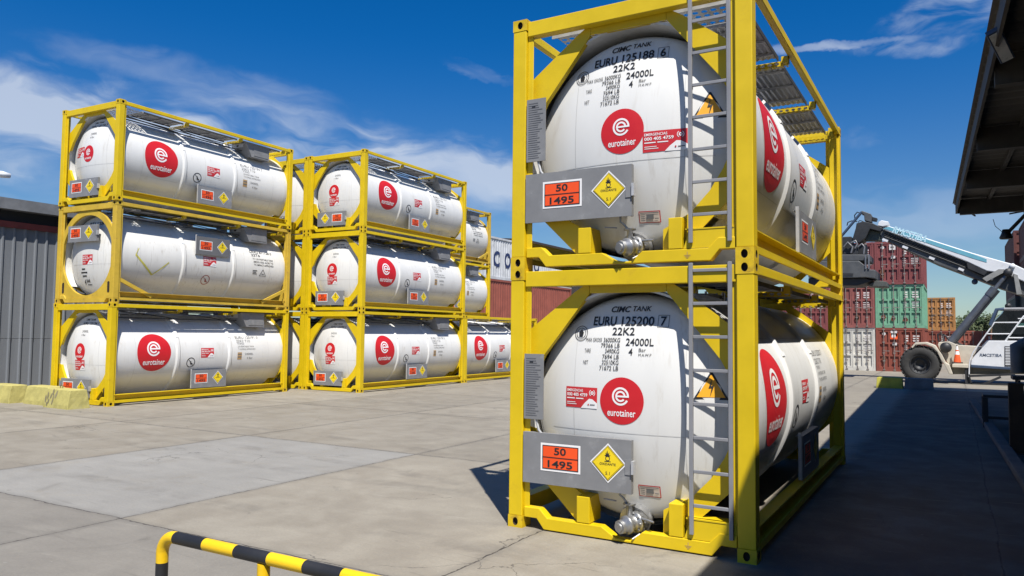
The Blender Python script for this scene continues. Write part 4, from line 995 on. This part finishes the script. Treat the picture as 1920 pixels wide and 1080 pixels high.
for r_, (pt, lb) in enumerate(((P_RB2, 'rust-brown long container on the ground behind the tank stacks'), (P_RB2, 'rust-brown long container under the pale grey one'), (P_COS, 'pale grey long container with big dark blue letters on its side'))):
    cxx = -20.3-2.438
    t_ = shipping_container((cxx, 31.4, r_*2.60), lb, pt, 0, 12.19, 2.591, r_ < 2, 3, GL, False, 80+r_)
    if r_ == 2:
        d = Decal(); d.text('C', 1.30, 2.05, .75, 1.75, 0, 0, 0, .03)
        for k, ch in enumerate('OSCO'): d.text(ch, 2.62+k*1.28, 3.40+k*1.28, .75, 1.75, 0, 0, 0, .03)
        obj('lettering', d.mesh('lettering', [mat('navy_lettering', (.02, .035, .11), .6)], lambda u, v, o: (2.438-.03+o, u, v)), t_)
sh = thing('storage_shed', 'long dark roofed shed behind the pale grey container', 'shed', (-24.2, 43, 0))
MB().box((-8, 0, 0), (0, 30, 8.2)).build('shed_wall', mat('shed_wall', (.05, .04, .035), .8), sh)
MB().prismY([(.4, 8.05), (.4, 8.95), (-8.4, 9.6), (-8.4, 8.2)], -.5, 30.4).build('roof', mat('shed_roof', (.045, .03, .024), .8), sh)

# ------------------------------------------------------------------ reach stacker
YR = 30.0
rsx = lambda px, py, y=YR: aty(px, py, y)
rs = thing('reach_stacker', 'white reach stacker with raised boom, big black tyres and a dark spreader', 'reach stacker', (2.6, YR, 0)); RO = Vector((2.6, YR, 0))
RWH = mat('stacker_white', (.66, .67, .69), .4, var=.05, dirt=.2, dirtcol=(.3, .28, .25), dscale=2); RCR = mat('stacker_cream', (.52, .47, .38), .5, var=.08, dirt=.3, dirtcol=(.2, .17, .13), dscale=2)
RBK = mat('stacker_black', (.020, .021, .024), .55, var=.2); RDG = mat('stacker_dark_grey', (.075, .078, .082), .5, var=.15, dirt=.3, dirtcol=(.14, .12, .10), dscale=2); RBL = mat('stacker_blue', (.13, .36, .45), .4, var=.06); RNV = mat('stacker_navy', (.045, .07, .12), .4)
TYR = mat('tyre_rubber', (.032, .031, .030), .85, var=.25, scale=6, dirt=.5, dirtcol=(.09, .08, .07), dscale=4)
def pz(pts, y, k=6.0, ox=1680, oy=560): return [(lambda q: (q.x-RO.x, q.z-RO.z))(rsx(ox+x/k, oy+z/k, y)) for x, z in pts]
def rprism(name, pts, y0, y1, mt, k=6.0, ox=1680, oy=560, bevel=.02, parent=None, dz=0):
    pl = pz(pts, y0, k, ox, oy); return MB().prismY(pl, y0-YR, y1-YR).build(name, mt, parent or rs, bevel)
def wheel(x, y0, y1, r, lb=None):
    b = MB(); n_ = 64; o = (x-RO.x, 0, r)
    a_, c_ = y0-YR, y1-YR; wd = c_-a_
    b.lathe([(r*.52, a_+.06), (r*.60, a_+.01), (r*.80, a_), (r*.93, a_+.05), (r*.965, a_+.11), (r*.965, c_-.11), (r*.93, c_-.05), (r*.8, c_), (r*.55, c_-.02)], o, 'y', n_)
    for k in range(28):
        an = 2*PI*k/28
        for sgn, ya, yb in ((1, a_+.04, a_+wd*.46), (-1, c_-.04, a_+wd*.54)):
            p = Vector((o[0]+r*.975*math.cos(an), ya, o[2]+r*.975*math.sin(an))); q = Vector((o[0]+r*.98*math.cos(an+.10), yb, o[2]+r*.98*math.sin(an+.10)))
            b.beam(p, q, .085, .055, (math.cos(an), 0, math.sin(an)))
    me = b.mesh('tyre', TYR)
    wt = bpy.data.objects.new('wheel', None); C.objects.link(wt); wt.parent = rs
    ty = obj('tyre', me, wt)
    b = MB(); b.lathe([(.001, a_+.26), (r*.22, a_+.25), (r*.24, a_+.16), (r*.33, a_+.20), (r*.44, a_+.22), (r*.46, a_+.08), (r*.50, a_+.045), (r*.53, a_+.05), (r*.53, a_+.3)], o, 'y', 40)
    for k in range(10): an = 2*PI*k/10; b.tube([(o[0]+r*.28*math.cos(an), a_+.15, o[2]+r*.28*math.sin(an)), (o[0]+r*.28*math.cos(an), a_+.24, o[2]+r*.28*math.sin(an))], .02, 6)
    b.build('rim', RBK, wt)
cxw = rsx(1725, 686).x
for (ya, yb) in ((YR, YR+.52), (YR+.60, YR+1.12), (YR+2.7, YR+3.2)): wheel(cxw, ya, yb, .775)
for (ya, yb) in ((YR+.15, YR+.65), (YR+2.6, YR+3.1)): wheel(cxw+6.0, ya, yb, .775)
# front mudguard
arc_o = [(170, 545), (215, 495), (340, 488), (440, 525), (515, 630), (560, 720), (600, 745), (640, 850), (600, 850), (545, 740), (505, 690), (465, 600), (410, 545), (330, 515), (220, 520), (185, 560)]
rprism('mudguard', arc_o, YR-.02, YR+1.15, RCR)
rprism('chassis', [(470, 520), (480, 490), (600, 482), (690, 520), (975, 540), (935, 570), (870, 640), (838, 742), (640, 745), (590, 735), (520, 640)], YR+.9, YR+2.3, RCR)
rprism('chassis_beam', [(590, 740), (840, 742), (1440, 770), (1900, 790), (1900, 850), (630, 850), (590, 790)], YR+.55, YR+2.7, mat('chassis_olive', (.15, .135, .10), .6, var=.2))
rprism('side_sill', [(632, 735), (836, 735), (836, 782), (632, 772)], YR+.35, YR+.62, RCR)
hood = rprism('hood', [(842, 738), (850, 690), (890, 640), (980, 545), (1045, 472), (1900, 478), (1900, 790), (1370, 778), (850, 758)], YR+.3, YR+2.9, RWH)
rprism('blue_stripe', [(842, 742), (1370, 777), (1900, 792), (1900, 822), (1370, 806), (845, 775)], YR+.28, YR+.56, RNV)
b = MB()
for k in range(12):
    z = 545+k*17.5; q = pz([(1230, z), (1440, z), (1440, z+9), (1230, z+9)], YR+.26); b.prismY(q, .255, .30)
q = pz([(1222, 535), (1445, 535), (1445, 765), (1222, 760)], YR+.29); MB().prismY(q, .285, .299).build('vent_recess', RBK, hood)
b.build('vent_louvre', RWH, hood)
dq = pz([(940, 652), (1190, 652), (1190, 622), (940, 622)], YR+.29)
d = Decal(); d.text('RMCSTIBA', dq[0][0], dq[1][0], dq[0][1], dq[2][1], 0, 0, .15, .02)
obj('lettering', d.mesh('lettering', [RNV], lambda u, v, o: (u, .297-o, v), .002), hood)
# cab
rprism('cab', [(1078, 465), (1085, 285), (1120, 240), (1195, 165), (1215, 130), (1900, 130), (1900, 465)], YR+.9, YR+2.4, mat('cab_glass', (.012, .014, .016), .12, var=.1))
b = MB()
def hp(x, z, y=YR+.35): q = rsx(1680+x/6, 560+z/6, y); return q-RO
b.tube([hp(1060, 300), hp(1135, 122), hp(1215, 118)], .075, 8); b.build('cab_post', RNV, rs)
MB().tube([hp(1215, 118), hp(1900, 112)], .065, 8).build('cab_roof_rail', mat('cab_rail_grey', (.22, .22, .23), .5), rs)
b = MB()
b.tube([hp(820, 880), hp(825, 760), hp(832, 690), hp(870, 600), hp(920, 530), hp(1110, 268), hp(1372, 268)], .028, 6); b.tube([hp(1010, 396), hp(1278, 396)], .024, 6)
b.tube([hp(1195, 525), hp(1440, 195), hp(1500, 190)], .032, 6); b.tube([hp(1352, 315), hp(1560, 312)], .026, 6); b.tube([hp(1255, 440), hp(1560, 442)], .026, 6); b.tube([hp(1372, 225), hp(1560, 222)], .02, 6)
b.tube([hp(1372, 268), hp(1352, 315)], .02, 6)
b.build('handrail', RWH, rs)
MB().box(hp(1340, 380, YR+1.2), hp(1345, 120, YR+1.25)).build('cab_pillar', RDG, rs)
q = pz([(1360, 318), (1900, 318), (1900, 275), (1375, 275)], YR+.6); MB().prismY(q, .6, .62).build('cab_panel', mat('cab_panel_green', (.16, .36, .27), .5), rs)
q = hp(1262, 82, YR+1.2); MB().lathe([(.001, -.1), (.12, -.08), (.12, .08), (.001, .1)], q, 'y', 12).build('work_lamp', RBK, rs)
# steps and dark frame under the hood
b = MB(); b.box(hp(780, 1000, YR+.4), hp(830, 780, YR+.5)); b.beam(hp(830, 870), hp(1340, 850), .06, .09); b.beam(hp(870, 1010), hp(1180, 880), .06, .09); b.beam(hp(800, 960), hp(1320, 965), .05, .06); b.beam(hp(820, 850), hp(860, 1000), .05, .05)
b.build('step_frame', RBK, rs)
# lift cylinder
c0, c1, c2 = rsx(1783, 642, YR+1.3)-RO, rsx(1866, 541, YR+1.3)-RO, rsx(1890, 512, YR+1.4)-RO
MB().tube([c0, c1], .165, 16).tube([c0+(c1-c0)*.86, c1], .185, 16).build('lift_cylinder', mat('cylinder_grey', (.12, .13, .15), .35, .4), rs)
MB().tube([c1, c2], .085, 12).build('cylinder_rod', mat('rod_grey', (.13, .14, .16), .3, .5), rs)
MB().tube([c0+Vector((.12, -.16, -.10)), c1+Vector((.14, -.16, -.12))], .03, 8).build('hydraulic_hose', RBK, rs)
q = hp(560, 550, YR+.5); MB().lathe([(.001, -.12), (.17, -.12), (.225, 0), (.225, .25), (.001, .25)], q, 'y', 18).build('pivot_drum', RBK, rs)
b = MB()
for (pts) in (((620, 480), (700, 500), (760, 530), (790, 545)), ((800, 545), (770, 620), (735, 650)), ((610, 590), (640, 640), (660, 660)), ((480, 480), (470, 400), (500, 390)), ((540, 480), (520, 390), (560, 420), (600, 470))): b.tube([hp(x, z, YR+1.25) for x, z in pts], .035, 6)
b.build('hydraulic_hose', RBK, rs)
# boom
YB0, YB1 = YR+1.35, YR+2.35
def bp_(px, py, y=YB0): q = aty(px, py, y); return (q.x-RO.x, q.z)
top = [(1667, 424), (1720, 441), (1823, 474), (1880, 490), (1903, 496), (1920, 504), (2080, 585)]
mid = [(2080, 620), (1920, 528), (1883, 512), (1850, 508), (1814, 491), (1760, 470), (1655, 430)]
bom = MB().prismY([bp_(*p) for p in top+mid], YB0-YR, YB1-YR).build('boom', RWH, rs, .03)
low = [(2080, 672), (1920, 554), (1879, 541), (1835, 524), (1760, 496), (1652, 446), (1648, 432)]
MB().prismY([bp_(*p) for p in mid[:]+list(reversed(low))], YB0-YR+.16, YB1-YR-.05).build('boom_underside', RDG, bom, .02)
st_ = [(1667, 425), (1720, 443), (1823, 476), (1850, 486), (1850, 492), (1823, 484), (1760, 463), (1720, 449), (1656, 428)]
MB().prismY([bp_(*p, YB0-.012) for p in st_], YB0-YR-.012, YB0-YR-.003).build('blue_stripe', RBL, bom)
b = MB()
for (px, py) in ((1659.5, 450), (1697, 463.5), (1747, 484), (1802, 505), (1857, 521.5)):
    a, c = Vector((bp_(px-5, py-2)[0], YB0-YR+.10, bp_(px-5, py-2)[1])), Vector((bp_(px+5, py+2)[0], YB0-YR+.10, bp_(px+5, py+2)[1])); b.beam(a, c, .12, .10)
b.build('guide_pad', RWH, bom)
b = MB()
for o_ in (0, 3.5, 7): b.tube([Vector((bp_(px, py+o_)[0], YB0-YR+.12, bp_(px, py+o_)[1])) for px, py in ((1658, 436), (1700, 452), (1760, 475), (1812, 495), (1845, 512))], .035, 6)
b.build('hydraulic_hose', RBK, bom)
MB().prismY([bp_(*p) for p in ((1812, 490), (1845, 496), (1853, 508), (1845, 516), (1815, 503))], YB0-YR+.02, YB0-YR+.15).build('hose_cover', RBK, bom)
q = bp_(1828, 525); MB().lathe([(.001, -.1), (.12, -.1), (.12, .1), (.001, .1)], (q[0], YB0-YR+.4, q[1]-.05), 'y', 12).build('sensor', RNV, bom)
b = MB(); b.prismY([bp_(*p) for p in ((1842, 522), (1872, 505), (1883, 505), (1884, 510), (1850, 528))], YB0-YR-.10, YB0-YR+.15); b.prismY([bp_(*p) for p in ((1900, 513), (1908, 516), (1916, 552), (1906, 552))], YB0-YR-.10, YB0-YR+.15)
b.build('boom_bracket', mat('bracket_grey', (.25, .25, .24), .5), bom)
q = bp_(1898, 499); MB().lathe([(.001, -.06), (.11, -.06), (.11, .1), (.001, .1)], (q[0], YB0-YR-.02, q[1]), 'y', 18).build('pivot_pin', RWH, bom)
q = bp_(1890, 511); MB().lathe([(.001, -.12), (.17, -.12), (.17, .2), (.001, .2)], (q[0], YB0-YR+.0, q[1]), 'y', 14).build('pivot_pin', RBK, bom)
# name on the boom, following its slope
a, c = Vector(bp_(1672, 436)), Vector(bp_(1735, 455)); dv = (c-a); nrm_ = Vector((-dv.y, dv.x)).normalized()*.50
d = Decal(); d.text('RMCSTIBA', 0, 1, 0, 1, 0, 0, .15, .03); 
obj('lettering', d.mesh('lettering', [mat('pale_blue_lettering', (.45, .66, .74), .5)], lambda u, v, o: (a.x+dv.x*u+nrm_.x*v*.62, YB0-YR-.014-o, a.y+dv.y*u+nrm_.y*v*.62), .004), bom)
# boom head and rotator: zoom-derived outlines, own depth
def q1(pts, y): return [(lambda q: (q.x-RO.x, q.z))(aty(1560+x/6.75, 380+z/6.75, y)) for x, z in pts]
MB().prismY(q1([(395, 235), (520, 262), (640, 320), (615, 365), (480, 330), (430, 440), (345, 510), (255, 470), (300, 320), (310, 260)], YB0-.1), YB0-YR-.1, YB1-YR+.1).build('boom_head', RBK, bom, .02)
MB().prismY(q1([(470, 340), (600, 370), (625, 480), (420, 478), (430, 430)], YB0+.2), YB0-YR+.2, YB1-YR-.2).build('head_plate', mat('head_olive', (.055, .065, .055), .6), bom, .02)
MB().prismY(q1([(372, 100), (490, 140), (505, 165), (500, 250), (410, 225), (405, 150), (370, 140)], YB0+.1), YB0-YR+.1, YB0-YR+.6).build('sensor_box', RDG, bom, .02)
MB().prismY(q1([(505, 180), (570, 195), (560, 230), (510, 225)], YB0+.1), YB0-YR+.1, YB0-YR+.5).build('sensor_box', RBK, bom)
MB().prismY(q1([(590, 245), (625, 222), (715, 240), (712, 285), (640, 300), (575, 290)], YB0+.05), YB0-YR+.05, YB1-YR).build('tip_fitting', RWH, bom, .02)
b = MB(); V1 = lambda x, z, y=YB0: (lambda q: q-RO)(aty(1560+x/6.75, 380+z/6.75, y))
b.tube([V1(60, 480), V1(140, 400), V1(375, 120)], .06, 8); b.build('damper_rod', RNV, bom)
b = MB(); b.tube([V1(290, 200), V1(285, 160), V1(320, 120), V1(350, 130)], .025, 6); b.tube([V1(190, 290), V1(200, 250), V1(250, 230), V1(320, 240)], .025, 6); b.tube([V1(330, 250), V1(350, 225), V1(390, 235), V1(420, 260)], .02, 6)
b.build('hydraulic_hose', RBK, bom)
sp = bpy.data.objects.new('spreader', None); C.objects.link(sp); sp.parent = rs
MB().prismY(q1([(-250, 655), (475, 655), (475, 735), (-250, 735)], YB0-.5), YB0-YR-.5, YB1-YR+.5).build('crosshead', RDG, sp, .03)
b = MB()
for (x0, z0, x1, z1, y0, y1) in ((-220, 450, 250, 650, -.3, .3), (130, 480, 250, 650, -.1, .9), (250, 520, 330, 655, -.4, .2), (330, 530, 430, 655, .1, 1.0), (60, 420, 130, 560, .2, .8)):
    p_, q_ = V1(x0, z0, YB0+y0), V1(x1, z1, YB0+y0); b.box((p_.x, YB0-YR+y0, p_.z), (q_.x, YB0-YR+y1, q_.z))
b.build('rotator', RBK, sp, .03)
b = MB()
for pts in (((240, 510), (300, 480), (320, 520), (290, 580)), ((150, 560), (200, 500), (260, 560), (240, 640)), ((330, 560), (380, 520), (410, 560), (400, 650))): b.tube([V1(x, z, YB0-.45) for x, z in pts], .04, 6)
b.build('hydraulic_hose', mat('hose_grey', (.16, .16, .17), .4, .3), sp)
MB().prismY(q1([(-300, 735), (130, 735), (340, 735), (480, 845), (550, 850), (545, 960), (420, 945), (300, 950), (-300, 950)], YB0-.7), YB0-YR-.7, YB1-YR+.7).build('main_beam', RDG, sp, .03)
MB().prismY(q1([(-300, 955), (420, 955), (520, 985), (330, 1050), (-300, 1050)], YB0-.5), YB0-YR-.5, YB1-YR+.5).build('telescopic_beam', RBK, sp, .03)
MB().prismY(q1([(440, 1050), (560, 985), (690, 1000), (695, 1060), (600, 1062)], YB0-.3), YB0-YR-.3, YB1-YR+.3).build('twist_lock_arm', mat('olive_grey', (.07, .075, .07), .6), sp, .02)
MB().prismY(q1([(415, 655), (432, 655), (432, 840), (415, 840)], YB0-.75), YB0-YR-.75, YB0-YR-.55).prismY(q1([(455, 655), (475, 655), (475, 840), (455, 840)], YB0-.75), YB0-YR-.75, YB0-YR-.55).build('side_post', mat('post_steel', (.13, .14, .16), .4, .2), sp)
MB().prismY(q1([(135, 890), (270, 895), (265, 925), (135, 925)], YB0-.72), YB0-YR-.72, YB0-YR-.703).build('slot', RBK, sp)
# traffic cone standing on the chassis
cb = rsx(1680+690/6, 560+728/6, YR+.6)
cn_ = thing('traffic_cone', 'orange and white traffic cone standing on the chassis of the reach stacker', 'traffic cone', (cb.x, YR+.62, cb.z))
MB().box((-.20, -.16, .01), (.20, .16, .05)).build('base', RBK, cn_)
b = MB(); hC = .72; seg = [(0, .18, 0), (.18, .32, 0), (.32, .46, 1), (.46, .52, 0), (.52, .68, 1), (.68, hC, 2)]
for (z0, z1, mi) in seg: b.lathe([(.145*(1-z0/hC*.85), z0+.05), (.145*(1-z1/hC*.85), z1+.05)], (0, 0, 0), 'z', 18, mi)
b.lathe([(.03, hC+.05), (.001, hC+.055)], (0, 0, 0), 'z', 18, 2)
b.build('cone_body', [mat('cone_orange', (.75, .10, .02), .5), DWH, RBK], cn_)

# ------------------------------------------------------------------ shaded clutter along the right edge
MB_k = mat('kerb_concrete', (.12, .115, .11), .9, var=.2)
a, c = atz(1835, 772), atz(1935, 925)
dv = (c-a).normalized(); b = MB(); b.beam(Vector((a.x, a.y, .06))-dv*3, Vector((c.x, c.y, .06))+dv*4, .18, .115)
struct(b.build('kerb', MB_k, None, .02))
p = atz(1872, 800)
bn = thing('steel_frame_bench', 'dark steel frame bench standing in the shade right of the lane', 'bench', (p.x, p.y, 0))
b = MB(); b.box((-.28, -.3, .64), (1.1, .5, .70)); b.build('top', RBK, bn)
for (x, y) in ((-.24, -.26), (.42, -.26), (-.24, .44), (1.0, .44)): MB().box((x-.05, y-.05, 0), (x+.05, y+.05, .635)).build('leg', RBK, bn)
MB().box((-.19, -.29, .18), (.37, -.23, .24)).build('stretcher', RBK, bn)
p = atz(1908, 850)
po = thing('guard_post', 'rusty dark steel guard post at the right edge in the shade', 'post', (p.x, p.y, 0))
MB().box((-.11, -.11, 0), (.11, .11, 1.18)).build('post', mat('rusty_post', (.045, .032, .022), .85, var=.3), po, .01)
MB().box((-.16, -.16, 0.001), (.16, .16, .02)).build('base_plate', RBK, po)
MB().box((.02, -.09, .75), (.9, -.03, 1.0)).box((.02, -.09, .30), (.9, -.03, .42)).build('guard_rail', RBK, po)
p = aty(1917, 690, 11.5)
tr = thing('hand_trolley', 'dark wheeled trolley with grey tank, cut off by the right edge', 'trolley', (p.x+.12, 11.5, 0))
MB().tube([(-.18, 0, 1.25), (-.18, 0, 1.75), (.1, 0, 1.95)], [.14, .15, .10], 14).tube([(.15, .1, 1.2), (.15, .1, 1.9)], .16, 12).build('tank', mat('trolley_grey', (.10, .11, .115), .5), tr)
MB().box((-.3, -.3, 1.12), (.6, .4, 1.19)).build('deck', RBK, tr)
for (x, y) in ((-.2, -.25), (.5, .35), (-.2, .35), (.5, -.25)): MB().tube([(x, y, .16), (x, y, 1.115)], .03, 8).build('leg', RBK, tr); MB().lathe([(.001, -.03), (.08, -.03), (.08, .03), (.001, .03)], (x, y, .081), 'y', 14).build('wheel', TYR, tr)

# ------------------------------------------------------------------ far tree
def tree(px, py, y, hgt, rad, label, seedv):
    rnd = random.Random(seedv); p = aty(px, py, y)
    t = thing('tree', label, 'tree', (p.x, y, 0), 0, 'trees beyond the container rows')
    b = MB(); b.tube([(0, 0, 0), (.1, 0, hgt*.35), (.05, .1, hgt*.7)], [.28, .2, .08], 8)
    for k in range(7):
        an = rnd.random()*6.28; b.tube([(.08, 0, hgt*(.3+.05*k)), (math.cos(an)*rad*.5, math.sin(an)*rad*.5, hgt*(.55+.05*k))], [.09, .03], 6)
    b.build('trunk', mat('bark', (.06, .045, .03), .9), t)
    b = MB()
    clumps = [(rnd.gauss(0, rad*.45), rnd.gauss(0, rad*.45), hgt*(.45+.5*rnd.random())) for _ in range(34)]
    for (cx_, cy_, cz_) in clumps:
        rr = rad*(.18+.22*rnd.random()); mi = rnd.randrange(2)
        for _ in range(90):
            dv_ = Vector((rnd.gauss(0, 1), rnd.gauss(0, 1), rnd.gauss(0, .8))).normalized()*rr*(.5+.5*rnd.random()); c_ = Vector((cx_, cy_, cz_))+dv_
            u_ = Vector((rnd.gauss(0, 1), rnd.gauss(0, 1), rnd.gauss(0, 1))).normalized(); v_ = u_.orthogonal().normalized(); s_ = .10+.10*rnd.random()
            b.add([c_-u_*s_, c_-v_*s_*.6, c_+u_*s_, c_+v_*s_*.6], [(0, 1, 2, 3)], mi)
    b.build('crown', [mat('leaf_dark', (.045, .075, .03), .7), mat('leaf_olive', (.075, .095, .04), .7)], t, recalc=False)
tree(1826, 640, 92, 4.6, 2.6, 'dark green tree beyond the rusty red containers, left one', 1)
tree(1845, 640, 95, 3.8, 2.0, 'lower dark green tree beyond the rusty red containers, right one', 2)
